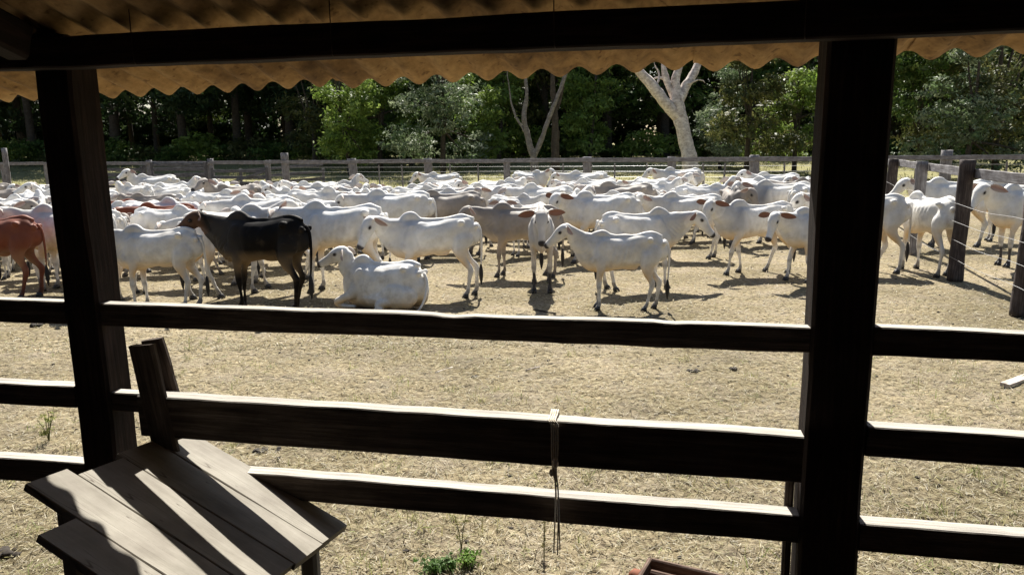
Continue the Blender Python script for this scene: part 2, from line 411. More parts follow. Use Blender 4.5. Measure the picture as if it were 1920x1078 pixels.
shed = empty('cattle_shed', wp(0, 0), label='dark open-sided cattle shed with thick hewn posts under a corrugated roof', cat='shed')
for k, (s0, s1, z0, z1, dp_) in enumerate([(-.07, .135, 0, 2.84, .16), (-2.99, -2.825, 0, 2.84, .16)]):
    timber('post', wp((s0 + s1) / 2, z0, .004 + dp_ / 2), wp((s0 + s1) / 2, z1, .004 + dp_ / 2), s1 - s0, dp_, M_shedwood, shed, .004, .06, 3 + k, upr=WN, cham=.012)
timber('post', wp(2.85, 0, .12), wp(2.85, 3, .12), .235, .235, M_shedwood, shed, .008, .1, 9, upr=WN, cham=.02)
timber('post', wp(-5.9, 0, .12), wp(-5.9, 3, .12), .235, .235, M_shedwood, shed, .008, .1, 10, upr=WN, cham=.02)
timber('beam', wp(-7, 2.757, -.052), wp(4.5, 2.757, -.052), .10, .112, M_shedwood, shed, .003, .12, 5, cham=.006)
def roof_z(o): return 2.848 - .305 * o
# rafters and an inner purlin under the sheets
for s in (-5.9, -2.87, 2.85):
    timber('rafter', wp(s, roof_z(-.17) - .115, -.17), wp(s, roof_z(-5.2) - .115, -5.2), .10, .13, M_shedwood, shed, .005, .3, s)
PITCHC = .1535
def sheet(s0, pitches, o0, o1, lift, seed):
    nu = pitches * 10 + 4; us = np.linspace(0, (pitches + .35) * PITCHC, nu); os_ = np.linspace(o0, o1, 14)
    V = []
    g = random.Random(seed); dx = g.uniform(-.01, .01)
    for side in (0, 1):
        for j, o_ in enumerate(os_):
            for u in us:
                o = o_ - .038 * (s0 + u + 1.9) * max(0, min(1, (o_ + .6) / 1.1))
                w = .019 * math.cos(2 * math.pi * (s0 + u) / PITCHC)
                jag = noise.noise(Vector((u * 14 + s0, seed, 1))) * .006 if j in (0, 13) else 0
                p = wp(s0 + u + dx * 0, roof_z(o) + w + lift + side * .006 + (u / 3) * .03, o + jag + dx)
                V.append(np.array(p - shed.location))
    n = len(us); m = len(os_); Fs = []
    for j in range(m - 1):
        for i in range(n - 1):
            a = j * n + i; Fs.append((a, a + 1, a + n + 1, a + n)); b = a + n * m; Fs.append((b, b + n, b + n + 1, b + 1))
    for i in range(n - 1):
        for j in (0, m - 1):
            a = j * n + i; b = a + n * m; Fs.append((a, b, b + 1, a + 1) if j == 0 else (a, a + 1, b + 1, b))
    for j in range(m - 1):
        for i in (0, n - 1):
            a = j * n + i; b = a + n * m; Fs.append((a, a + n, b + n, b) if i == 0 else (a, b, b + n, a + n))
    return link('roof_sheet', py_mesh('roof_sheet', V, Fs, True), M_roof, shed)
SW = 5 * PITCHC
for k in range(-8, 6):
    sheet(-.467 + k * SW, 5, .60, -1.75, .0 + .004 * (k % 2), k)
    sheet(-.467 + k * SW, 5, -1.6, -3.6, .03 + .004 * (k % 2), k + 40)
    sheet(-.467 + k * SW, 5, -3.45, -5.4, .06 + .004 * (k % 2), k + 80)
for k in range(-7, 5):      # hook bolts that hold the sheets to the beam
    s = -.467 + k * SW + .31
    tube_obj('hook_bolt', [wp(s, 2.89, -.108), wp(s, 2.80, -.109), wp(s, 2.715, -.108), wp(s + .003, 2.70, -.10)], .0016, .0016, M_bolt, shed, 5, 8)
# unseen side and back boards behind the viewer, added to darken the shed
for k in range(24):
    s = -6.9 + k * .48
    timber('shade_wall_board', wp(s, .0, -5.25), wp(s, 4.3, -5.25), .03, .475, M_shedwood, shed, .002, .8, k, upr=WL)
for sx in (-7.0, 4.45):
    for k in range(11):
        o = -.35 - k * .48
        timber('shade_wall_board', wp(sx, .0, o), wp(sx, roof_z(o) - .09, o), .03, .475, M_shedwood, shed, .002, .8, k + sx, upr=WN)
fl = [wp(-6.95, .012, -5.2), wp(4.4, .012, -5.2), wp(4.4, .012, .1), wp(-6.95, .012, .1)]  # unseen floor, added near-black to keep the shed interior dark
tag(link('shade_shed_floor', py_mesh('shade_shed_floor', fl, [(0, 1, 2, 3)]), M_shedfloor), kind='structure')

fence1 = empty('plank_rail_fence', wp(-1.4, 0), label='near fence of thick dark planks with sunlit top edges between the shed posts', cat='fence')
def rail(s0, s1, z0t, z0b, z1t, z1b, seed, o=.04, th=.055, notch=.0):
    zc0, zc1 = (z0t + z0b) / 2, (z1t + z1b) / 2; h = (z0t - z0b + z1t - z1b) / 2
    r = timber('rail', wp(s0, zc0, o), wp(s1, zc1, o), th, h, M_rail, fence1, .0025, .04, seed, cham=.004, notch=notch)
    return r
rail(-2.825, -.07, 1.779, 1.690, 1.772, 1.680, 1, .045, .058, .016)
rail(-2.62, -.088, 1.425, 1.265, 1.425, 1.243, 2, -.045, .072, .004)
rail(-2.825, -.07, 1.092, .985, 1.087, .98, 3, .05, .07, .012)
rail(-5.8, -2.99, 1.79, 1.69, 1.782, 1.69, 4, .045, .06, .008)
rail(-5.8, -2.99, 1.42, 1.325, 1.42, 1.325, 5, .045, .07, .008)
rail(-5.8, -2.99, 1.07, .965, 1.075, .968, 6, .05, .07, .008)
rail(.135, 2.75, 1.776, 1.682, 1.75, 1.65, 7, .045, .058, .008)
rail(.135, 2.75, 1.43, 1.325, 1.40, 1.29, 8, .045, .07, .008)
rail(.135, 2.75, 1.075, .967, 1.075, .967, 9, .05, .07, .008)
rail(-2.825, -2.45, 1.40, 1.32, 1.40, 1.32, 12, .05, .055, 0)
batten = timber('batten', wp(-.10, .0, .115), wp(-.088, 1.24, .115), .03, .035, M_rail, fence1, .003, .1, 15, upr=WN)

# twine looped over the middle rail
rope = empty('twine_loop', wp(-.95, 0), label='frayed pale twine looped over the middle plank and hanging down', cat='twine')
def onwall(x, y, o):
    nn = WN; d = ray(x, y); c0 = Vector((0, 0, CAM_H)); t = ((WP - c0).dot(nn) + o) / d.dot(nn); return c0 + d * t
for k, (dx, xe, ye) in enumerate([(-6, 1040, 1036), (-2, 1046, 1040), (2, 1043, 935), (6, 1048, 1030)]):
    a = onwall(1038 + dx, 783, -.045); a.z = 1.431
    pts = [onwall(1038 + dx, 850, .006), a + WN * .046 - Vector((0, 0, .004)), a, a - WN * .045 - Vector((0, 0, .004)), onwall(1040 + dx, 800, -.094), onwall(1040 + dx * .9, 850, -.094), onwall(1040 + dx * .5, 885, -.09), onwall(xe - dx * .3, 920, -.07), onwall(xe + dx * .3, ye, -.06)]
    tube_obj('strand', pts, .004, .0028, M_rope, rope, 5, 34)
kv = ellipsoid(onwall(1041, 868, -.095) - rope.location, (.012, .012, .02)); link('knot', py_mesh('knot', *kv, True), M_rope, rope)
tf = ellipsoid(onwall(1034, 886, -.09) - rope.location, (.009, .009, .014)); link('tuft', py_mesh('tuft', *tf, True), M_rope, rope)

# tilted board panel against the inside of the fence
pan = empty('plank_platform', (-1.2, 2.6, 0), label='tilted grey plank platform striped with sunlight beside the left shed post', cat='platform')
PA, PB, PC = .572, -.447, .009
def onpan(x, y):
    d = ray(x, y); t = (PA - CAM_H) / (d.z - PB * d.x - PC * d.y); return Vector((0, 0, CAM_H)) + d * t
pn = Vector((-PB, -PC, 1)).normalized()
c2, c3 = onpan(358, 806), onpan(652, 982)
e1 = (c3 - c2); W1 = e1.length; e1n = e1.normalized(); e2n = pn.cross(e1n).normalized(); e2n = e2n if e2n.y < 0 else -e2n
DEP = .86
pa = 0.0
for k, (wd, st0, st1) in enumerate([(.20, .03, .0), (.19, -.02, .004), (.215, .015, -.004), (.17, -.03, .0), (.15, .20, .01)]):    # planks side by side along the fence
    mid = c2 + e2n * (pa + wd / 2) - pn * (.015 + .001 * k)
    pts0 = mid + e1n * st0; pts1 = mid + e1n * (W1 + st1)
    timber('plank', pts0, pts1, wd - .003, .028, M_board, pan, .0025, .05, 20 + k, upr=pn, cham=.003)
    pa += wd
DEP = pa
# dark scratches and cracks on the boards, thin slivers of old paint and splinters
g = random.Random(4)
for q in (.12, .66):
    timber('cross_bar', c2 + e1n * .02 + e2n * q - pn * .052, c2 + e1n * (W1 - .02) + e2n * q - pn * .052, .07, .045, M_board, pan, .003, .1, 30 + q * 9, upr=pn)
for q in (.1, .7):
    a = c2 + e1n * .1 + e2n * q - pn * .07; timber('leg', (a.x, a.y, 0.0), a, .07, .05, M_board, pan, .003, .2, 40 + q * 9, upr=WN)
    a = c2 + e1n * (W1 - .1) + e2n * q - pn * .07; timber('leg', (a.x, a.y, 0.0), a, .07, .05, M_board, pan, .003, .2, 50 + q * 9, upr=WN)
# the two stakes rising from its corner
M_stake = wood_mat('dark_stake_wood', (.03, .022, .018), (.08, .062, .05), (.17, .14, .12))
sb = onwall(305, 815, -.07); stp = onwall(266, 646, -.085)
timber('stake', sb - (stp - sb) * .6, stp, .036, .11, M_stake, pan, .003, .04, 61, upr=WL, notch=.01)
sb = onwall(340, 815, .12); stp = onwall(286, 636, .11)
timber('stake', sb - (stp - sb) * .6, stp, .036, .10, M_stake, pan, .004, .04, 62, upr=WL, notch=.02)

# low wooden trough outside, by the right post, with a rusted tin
M_trough = wood_mat('reddish_trough_wood', (.06, .035, .025), (.14, .09, .07), (.26, .2, .16))
tr = empty('wooden_trough', gp(1330, 1100, 0), label='low wooden trough of boards on the ground below the right shed post', cat='trough')
ta, tb, tc_ = gp(1222, 1046, .22), gp(1420, 1092, .22), gp(1196, 1120, .22)
ax1 = (tb - ta).normalized(); ax2 = (tc_ - ta); ax2 = (ax2 - ax1 * ax2.dot(ax1)).normalized()
def tro(u, v, z): q = ta + ax1 * u + ax2 * v; q.z = z; return q
timber('side_board', tro(0, 0, .11), tro(.9, 0, .11), .025, .22, M_trough, tr, .003, .1, 70)
timber('side_board', tro(.03, .11, .12), tro(.9, .11, .12), .03, .2, M_trough, tr, .003, .1, 71)
timber('end_board', tro(-.014, -.01, .11), tro(-.014, .42, .11), .022, .215, M_trough, tr, .003, .1, 72)
timber('side_board', tro(0, .4, .11), tro(.9, .4, .11), .025, .22, M_trough, tr, .003, .1, 73)
timber('bottom_board', tro(.02, .255, .03), tro(.88, .255, .03), .27, .02, M_trough, tr, .002, .1, 74)
c = gp(1190, 1072, .05)
rv = []; rf = []
for j in range(5):
    for i in range(12):
        th = 2 * math.pi * i / 12; r_ = .045 + .004 * math.sin(i * 2.7 + j); rv.append((r_ * math.cos(th), r_ * math.sin(th) * .8, j * .025 + .004 * math.sin(i * 3)))
for j in range(4):
    for i in range(12): a, b = j * 12 + i, j * 12 + (i + 1) % 12; rf.append((a, b, b + 12, a + 12))
rf.append(tuple(range(12))[::-1])
o = link('rusty_can', py_mesh('rusty_can', rv, rf, True), M_rust); o.location = (c.x, c.y, .03); o.rotation_euler = (1.2, .2, .5)
tag(o, 'crushed rusty tin lying in the grass beside the wooden trough', 'tin')

# ------------------------------------------------------------ zebu cattle
def rot2(a, b): return Matrix.Rotation(b, 3, 'Z') @ Matrix.Rotation(-a, 3, 'Y')     # pitch a up, yaw b left
def leg_path(front, side, dx, thin=1.0, lift=0.0):
    s = side
    if front:
        return [(.37, s * .09, .98, .07, .10), (.36, s * .12, .84, .072, .11), (.335 + dx * .15, s * .125, .69, .055, .076), (.36 + dx * .5, s * .12, .54, .040, .048),
                (.365 + dx * .72, s * .12, .385 + lift * .3, .041, .044), (.36 + dx * .85, s * .118, .28 + lift * .5, .024, .028), (.355 + dx * .95 - lift * .3, s * .118, .14 + lift, .024, .027),
                (.36 + dx - lift * .5, s * .12, .095 + lift, .031, .035), (.385 + dx - lift * .5, s * .12, .045 + lift, .034, .042)]
    return [(-.46, s * .08, 1.02, .09, .14), (-.45, s * .12, .90, .09, .165), (-.40 + dx * .1, s * .13, .76, .075, .125), (-.43 + dx * .3, s * .13, .62, .05, .076), (-.50 + dx * .5, s * .125, .51, .034, .048),
            (-.545 + dx * .65, s * .13, .43 + lift * .4, .036, .05), (-.52 + dx * .8, s * .125, .30 + lift * .6, .028, .034), (-.495 + dx * .95, s * .12, .145 + lift, .028, .03),
            (-.485 + dx, s * .12, .095 + lift, .032, .036), (-.455 + dx, s * .12, .045 + lift, .035, .043)]
def cow_meshes(name, neck=(.55, 0.0), head=(-.55, 0.0), legs=((.0, 0), (.06, 0), (.03, 0), (-.07, 0)), lean=.5, hump=1.0, lying=False,
               vox=.017, seed=0, tail_sw=0.0, dark_legs=False, horns=False, fat=1.0, nlen=.43, dewlap=1.0, belly=0.0):
    """returns dict of meshes in cow space: x forward, feet on z=0, withers about 1.2 m"""
    g = random.Random(seed)
    A = Acc(); dz = -.50 if lying else 0
    w = fat * (1.22 if lying else .93)
    bl = belly + .015
    st = [(-.69, 1.08, .95, .05), (-.66, 1.155, .85, .10), (-.58, 1.205, .78, .15), (-.45, 1.235, .74 + bl, .19), (-.30, 1.215, .715 + bl, .195), (-.12, 1.185, .68 + bl, .215), (.08, 1.175, .645 + bl * .6, .225),
          (.25, 1.19, .62, .21), (.38, 1.19, .615, .18), (.50, 1.155, .64, .15), (.60, 1.09, .70, .115), (.68, 1.01, .78, .065)]
    P = []
    for x, zt, zb, hw in st:
        if lying: zb = max(.515, zb - .12) if x > -.6 else zb - .1
        P.append((x, 0, (zt + zb) / 2 + dz, hw * w, (zt - zb) / 2))
    A.add(loft(P, (0, 1, 0), 40, 22, .92))
    # spine ridge, hips, pins, shoulder blades, thighs
    A.add(loft([(-.62, 0, 1.19 + dz, .03, .025), (-.45, 0, 1.25 + dz, .045, .025), (-.2, 0, 1.205 + dz, .035, .022), (.1, 0, 1.20 + dz, .035, .022), (.3, 0, 1.22 + dz, .05, .04)], (0, 1, 0), 20, 8))
    for s in (-1, 1):
        A.add(ellipsoid((-.43, s * .165, 1.155 + dz), (.055, .05, .045)))
        A.add(ellipsoid((-.655, s * .09, 1.09 + dz), (.04, .04, .045)))
        A.add(ellipsoid((.34, s * .155 * w, .95 + dz), (.085, .055, .20), Matrix.Rotation(rad(-14), 3, 'Y')))
        A.add(ellipsoid((.41, s * .14 * w, .80 + dz), (.09, .06, .10)))
    # hump
    h = hump
    A.add(loft([(.58, 0, 1.08 + dz, .05, .05), (.46, 0, 1.185 + dz, .062, .065), (.37, 0, 1.225 + dz + .014 * h, .055, .045 + .03 * h), (.29, 0, 1.225 + dz + .016 * h, .048, .04 + .03 * h), (.16, 0, 1.175 + dz, .045, .035), (.04, 0, 1.165 + dz, .03, .025)], (0, 1, 0), 26, 14))
    # neck
    neck = (neck[0] + (0 if lying else .24), neck[1])
    B = Vector((.42, 0, .99 + dz)); nd_ = rot2(neck[0], neck[1]) @ Vector((1, 0, 0)); poll = B + Vector((.12, 0, .0)) + nd_ * nlen
    b1 = B + Vector((.14, 0, .02)) + nd_ * .12
    hM = rot2(head[0], neck[1] * .8 + head[1]); hd = hM @ Vector((1, 0, 0)); hu = hM @ Vector((0, 0, 1)); hs = hM @ Vector((0, 1, 0))
    thr = poll - hu * .05
    side = Vector((-math.sin(neck[1] * .7), math.cos(neck[1] * .7), 0))
    mid = (b1 * .5 + thr * .5) + Vector((0, 0, .01))
    A.add(loft([(.30, 0, .93 + dz, .15, .25), (*B, .135, .225), (*b1, .105, .18), (*mid, .080, .135), (*thr, .070, .105), (*(thr + hd * .06), .065, .09)], side, 22, 16))
    # dewlap: a thin fold from throat to brisket
    if dewlap > 0:
        d0 = thr + hd * .05 - hu * .05
        dl = [(*d0, .018, .04), (*(mid * .6 + d0 * .4 - Vector((0, 0, .07))), .02, .07 * dewlap + .02), (*(b1 * .7 + mid * .3 - Vector((0, 0, .17))), .022, .085 * dewlap + .02), (.61, side.y * 0, .79 + dz, .03, .08 * dewlap + .02), (.50, 0, .68 + dz, .035, .05 * dewlap + .02), (.30, 0, .63 + dz, .03, .035)]
        A.add(loft(dl, (0, 1, 0) if abs(neck[1]) < .5 else side, 22, 10))
    # head
    def H(x, y, z): return poll + hd * x + hs * y + hu * z
    hp = [(-.04, .04, .06, .065), (.0, .025, .082, .09), (.06, .016, .090, .105), (.13, .004, .090, .106), (.20, -.012, .068, .093), (.28, -.024, .055, .076), (.36, -.032, .051, .063), (.42, -.04, .058, .058), (.455, -.042, .052, .048)]
    A.add(loft([(*H(x, 0, z), a, b) for x, z, a, b in hp], hs, 26, 14, .9))
    for s in (-1, 1):
        A.add(ellipsoid(H(.125, s * .073, .038), (.034, .022, .026), hM))          # brow
        A.add(ellipsoid(H(.12, s * .05, -.05), (.07, .025, .04), hM))            # cheek
        A.add(ellipsoid(H(.42, s * .026, -.022), (.022, .02, .022), hM))         # nostril
        A.add(loft([(*H(0, s * .05, .035), .02, .025), (*H(-.01, s * .085, .035), .016, .02), (*H(-.015, s * .11, .03), .012, .014)], hd, 6, 8))   # ear roots
    # legs
    if not lying:
        for i, (front, s) in enumerate(((1, 1), (1, -1), (0, 1), (0, -1))):
            dx, lf = legs[i]
            A.add(loft(leg_path(front, s, dx, 1, lf), (0, 1, 0), 30, 12))
    else:
        for s in (-1, 1):   # forelegs folded under the chest
            A.add(loft([(.36, s * .14, .40, .08, .12), (.44, s * .19, .25, .07, .085), (.62, s * .21, .16, .052, .058), (.72, s * .20, .10, .048, .05), (.62, s * .19, .05, .034, .036), (.42, s * .16, .045, .03, .03)], (0, 1, 0), 22, 12))
        A.add(ellipsoid((-.32, .16, .25), (.33, .16, .21)))
        A.add(ellipsoid((-.38, -.18, .22), (.27, .12, .2)))
        A.add(loft([(-.22, .24, .18, .09, .09), (-.06, .30, .11, .06, .065), (-.14, .33, .055, .035, .035), (.02, .35, .045, .03, .03), (.12, .34, .04, .03, .03)], (0, 0, 1), 20, 10))
        A.add(ellipsoid((-.05, 0, .20), (.5, .30, .19)))
    if not lying:   # sheath / udder fold, flank folds
        A.add(ellipsoid((-.12, 0, .685 + belly), (.13, .03, .045)))
    raw = A.mesh(name + '_raw')
    tmp = bpy.data.objects.new('tmp', raw); COL.objects.link(tmp)
    rm = tmp.modifiers.new('r', 'REMESH'); rm.mode = 'VOXEL'; rm.voxel_size = vox; rm.use_smooth_shade = True
    sm = tmp.modifiers.new('s', 'SMOOTH'); sm.factor = .5; sm.iterations = 4
    dg = bpy.context.evaluated_depsgraph_get(); ev = tmp.evaluated_get(dg)
    body = bpy.data.meshes.new_from_object(ev); body.name = name
    bpy.data.objects.remove(tmp); bpy.data.meshes.remove(raw)
    nv = len(body.vertices); co = np.empty(nv * 3, np.float32); body.vertices.foreach_get('co', co); co = co.reshape(-1, 3)
    no = np.empty(nv * 3, np.float32); body.vertex_normals.foreach_get('vector', no); no = no.reshape(-1, 3)
    x, y, z = co.T
    zz = z - dz
    # ribs and hollow flanks
    win = np.clip((x + .30) / .1, 0, 1) * np.clip((.24 - x) / .1, 0, 1) * np.clip((zz - .68) / .12, 0, 1) * np.clip((1.16 - zz) / .1, 0, 1) * np.clip((np.abs(y) - .1) / .06, 0, 1)
    disp = lean * .0055 * np.sin((x + .25 * (zz - .9)) * 2 * math.pi / .085) * win
    fl = np.exp(-(((x + .36) / .08) ** 2 + ((zz - 1.02) / .10) ** 2)) * (np.abs(y) > .1)
    disp = disp - fl * .028 * lean
    lx_pre = (co - np.array(poll)) @ np.array(hd)
    lump = np.zeros(nv); gg = np.random.default_rng(seed + 5)
    for k in range(16):
        kv_ = gg.normal(size=3); kv_ /= np.linalg.norm(kv_); kv_ = kv_ * gg.uniform(18, 48); lump += np.sin(co @ kv_ + gg.uniform(0, 6.28)) / 4
    disp = disp + lump * .0042 * (1 - .6 * np.clip((lx_pre + .02) / .05, 0, 1))
    # crease behind the shoulder and in front of the thigh
    cr = np.exp(-((x - .21 - .22 * (zz - .85)) / .035) ** 2) * np.clip((zz - .6) / .1, 0, 1) * np.clip((1.12 - zz) / .1, 0, 1) * (np.abs(y) > .12)
    cr2 = np.exp(-((x + .26 + .25 * (zz - .85)) / .05) ** 2) * np.clip((zz - .58) / .1, 0, 1) * np.clip((1.0 - zz) / .15, 0, 1) * (np.abs(y) > .12)
    disp = disp - cr * .016 - cr2 * .02 * (0 if lying else 1)
    fold = np.clip((x - .42) / .12, 0, 1) * (lx_pre < -.03) * np.clip((1.1 - zz) / .2, 0, 1)
    disp = disp + fold * .009 * np.sin((x * .8 + zz * .9) * 2 * math.pi / .07)
    co = co + no * disp[:, None]
    body.vertices.foreach_set('co', co.astype(np.float32).ravel())
    # pigment masks, the warm belly one also painted ground bounce
    rel = co - np.array(poll); lx = rel @ np.array(hd); ly = rel @ np.array(hs); lz = rel @ np.array(hu)
    ishead = (lx > -.08) & (lx < .6) & (np.abs(ly) < .16) & (np.abs(lz) < .22)
    muz = np.clip((lx - .405 + .15 * np.maximum(0, -lz - .06)) / .02, 0, 1) * ishead
    eye = np.clip(1 - np.sqrt(((lx - .125) / .042) ** 2 + ((lz - .022) / .034) ** 2), 0, 1) * (np.abs(ly) > .045) * ishead * 2.2
    R_ = np.maximum(muz, np.clip(eye, 0, 1))
    if not lying:
        low = np.clip((.16 - z) / .03, 0, 1) * .55
        if dark_legs: low = np.clip((.34 - z) / .05, 0, 1) * .95 * (x > 0) + np.clip((.2 - z) / .05, 0, 1) * .8 * (x <= 0)
        knee = np.exp(-((z - .38) / .03) ** 2) * (x > .2) * .35
        R_ = np.maximum(R_, np.maximum(low, knee))
    vn = no[:, 2]
    G_ = np.clip((.82 - zz) / .22, 0, 1) * np.clip((zz - .42) / .1, 0, 1) * np.clip(-vn * 1.2 + .45, 0, 1)
    G_ = np.maximum(G_, .7 * np.clip((.12 - np.abs(y)) / .06, 0, 1) * np.clip((.8 - zz) / .15, 0, 1) * np.clip((zz - .4) / .15, 0, 1) * np.clip(-x / .15, 0, 1))
    B_ = np.clip((x - .12) / .2, 0, 1) * np.clip((zz - .55) / .25, 0, 1) * (1 - .6 * ishead)
    B_ = np.maximum(B_, .5 * np.exp(-((zz - .8) / .25) ** 2) * (x < -.35))
    B_ = B_ * (.75 + .25 * np.sin(x * 9 + seed) * np.sin(z * 8))
    foldm = np.clip((x - .45) / .1, 0, 1) * (lx < -.02)
    A_ = np.clip((lx + .05) / .1, 0, 1) * ishead
    cols = np.stack([R_, G_, B_, A_], -1)
    at = body.color_attributes.new('Col', 'FLOAT_COLOR', 'POINT'); at.data.foreach_set('color', cols.astype(np.float32).ravel())
    body.update()
    out = {'body': body}
    # ears: long drooping leaves, cupped
    for s, nm in ((1, 'ear_l'), (-1, 'ear_r')):
        base = H(-.012, s * .10, .03); droop = g.uniform(-.45, .0)
        ax = (hs * s * math.cos(droop) + hu * math.sin(droop) - hd * g.uniform(.05, .3)).normalized()
        wd = (hu * .8 - hd * .5); wd = (wd - ax * wd.dot(ax)).normalized(); nrm = hd * 1.0; nrm = (nrm - ax * nrm.dot(ax) - wd * nrm.dot(wd)).normalized()
        EV, EF = [], []; N = 9; K = 7; L = .25
        for q in (0, 1):
            for i in range(N):
                t = i / (N - 1); hw = .06 * (math.sin(math.pi * min(1, t * .93 + .07)) ** .65) * (1 - .25 * t) + .003
                for k in range(K):
                    u = -1 + 2 * k / (K - 1); cup = .022 * (u * u) * math.sin(math.pi * min(1, t + .08)) - .010
                    p = base + ax * (t * L) + wd * (u * hw - .02 * t * t) + nrm * (cup + (.006 if q else 0) * 1.0) - Vector((0, 0, .03 * t * t))
                    EV.append(p)
        for i in range(N - 1):
            for k in range(K - 1):
                a = i * K + k; EF.append((a, a + 1, a + K + 1, a + K)); b = a + N * K; EF.append((b, b + K, b + K + 1, b + 1))
        for i in range(N - 1):
            for k in (0, K - 1):
                a = i * K + k; b = a + N * K; EF.append((a, a + K, b + K, b) if k == 0 else (a, b, b + K, a + K))
        for k in range(K - 1):
            a = (N - 1) * K + k; b = a + N * K; EF.append((a, a + 1, b + 1, b))
        me = py_mesh(nm, EV, EF, True)
        c = np.zeros((len(EV), 4), np.float32); half = N * K
        for i in range(len(EV)):
            k = i % K; u = abs(-1 + 2 * k / (K - 1)); t = ((i % half) // K) / (N - 1)
            c[i, 1] = (1.0 if (i >= half) else .25) * (1 - .6 * u); c[i, 0] = .5 * max(0, t - .7)
        a_ = me.color_attributes.new('Col', 'FLOAT_COLOR', 'POINT'); a_.data.foreach_set('color', c.ravel()); out[nm] = me
    for s, nm in ((1, 'eye_l'), (-1, 'eye_r')):
        out[nm] = py_mesh(nm, *ellipsoid(H(.128, s * .088, .025), (.019, .012, .015), hM, 10, 8), True)
    if horns:
        for s, nm in ((1, 'horn_l'), (-1, 'horn_r')):
            out[nm] = py_mesh(nm, *loft([(*H(-.02, s * .045, .075), .018, .018), (*H(-.05, s * .07, .11), .014, .014), (*H(-.08, s * .08, .15), .006, .006)], hd, 8, 8), True)
    # hooves, cloven
    if not lying:
        for i, (front, s) in enumerate(((1, 1), (1, -1), (0, 1), (0, -1))):
            dx, lf = legs[i]; p = leg_path(front, s, dx, 1, lf)[-1]
            a = Acc()
            for q in (-1, 1):
                V_ = []
                for zc, l, wq in ((.0, 1.0, 1.0), (.028, .92, .95), (.066, .66, .8)):
                    for k in range(8):
                        th = 2 * math.pi * k / 8
                        V_.append(np.array((p[0] + .012 + .052 * l * math.cos(th) - zc * .25, p[1] + q * .0215 + .021 * wq * math.sin(th), zc + lf + .001)))
                Fh = [(r * 8 + k, r * 8 + (k + 1) % 8, r * 8 + 8 + (k + 1) % 8, r * 8 + 8 + k) for r in range(2) for k in range(8)] + [tuple(range(8))[::-1], tuple(range(16, 24))]
                a.add((V_, Fh))
            out['hoof%d' % i] = a.mesh('hoof')
    # tail with a dark switch
    if lying: tp = [(-.68, 0, .58), (-.75, .05, .45), (-.76, .14, .25), (-.70, .24, .08), (-.58, .32, .03)]
    else: tp = [(-.665, 0, 1.12), (-.715, tail_sw * .1, 1.02), (-.73, tail_sw * .4, .80), (-.725, tail_sw * .8, .60), (-.715, tail_sw, .47)]
    out['tail'] = py_mesh('tail', *loft([(*p, .026 - .004 * i, .026 - .004 * i) for i, p in enumerate(tp)], (0, 1, 0), 14, 8), True)
    c = np.zeros((len(out['tail'].vertices), 4), np.float32); a_ = out['tail'].color_attributes.new('Col', 'FLOAT_COLOR', 'POINT'); a_.data.foreach_set('color', c.ravel())
    e = np.array(tp[-1]); d_ = np.array((0.0, tail_sw * .25, -1.0)) if not lying else np.array((.9, .5, 0.0))
    sv = Acc().add(loft([(*(e - d_ * .03), .012, .012), (*(e + d_ * .05), .030, .028), (*(e + d_ * .14), .036, .032), (*(e + d_ * .22), .024, .022), (*(e + d_ * .29), .006, .006)], (0, 1, 0), 12, 8))
    out['switch'] = sv.mesh('switch')
    return out
PARTN = {'ear_l': 'ear', 'ear_r': 'ear', 'eye_l': 'eye', 'eye_r': 'eye', 'horn_l': 'horn', 'horn_r': 'horn', 'hoof0': 'hoof', 'hoof1': 'hoof', 'hoof2': 'hoof', 'hoof3': 'hoof', 'tail': 'tail', 'switch': 'tail_switch'}
def set_mat(o, m, variant):
    """material per object, so copies with different coats share one mesh"""
    me = o.data
    if not me.materials: me.materials.append(m)
    o.material_slots[0].link = 'OBJECT'; o.material_slots[0].material = m
def put_cow(ms, loc, heading, size, coatn, label, group=None, ears=None):
    root = empty('zebu_cow', loc, heading, label=label, cat='cow', group=group); root.scale = (size, size, size)
    tailo = None
    for k, me in ms.items():
        if k == 'switch': continue
        o = bpy.data.objects.new('body' if k == 'body' else PARTN[k], me); COL.objects.link(o); o.parent = root
        m = COATS[coatn]
        if k.startswith('ear'): m = ears or M_ear
        elif k.startswith('eye'): m = M_eye
        elif k.startswith('hoof') or k.startswith('horn'): m = M_hoof
        set_mat(o, m, coatn)
        if k == 'tail': tailo = o
    o = bpy.data.objects.new('tail_switch', ms['switch']); COL.objects.link(o); o.parent = tailo; set_mat(o, M_switch, coatn)
    return root
def D(a): return rad(a)

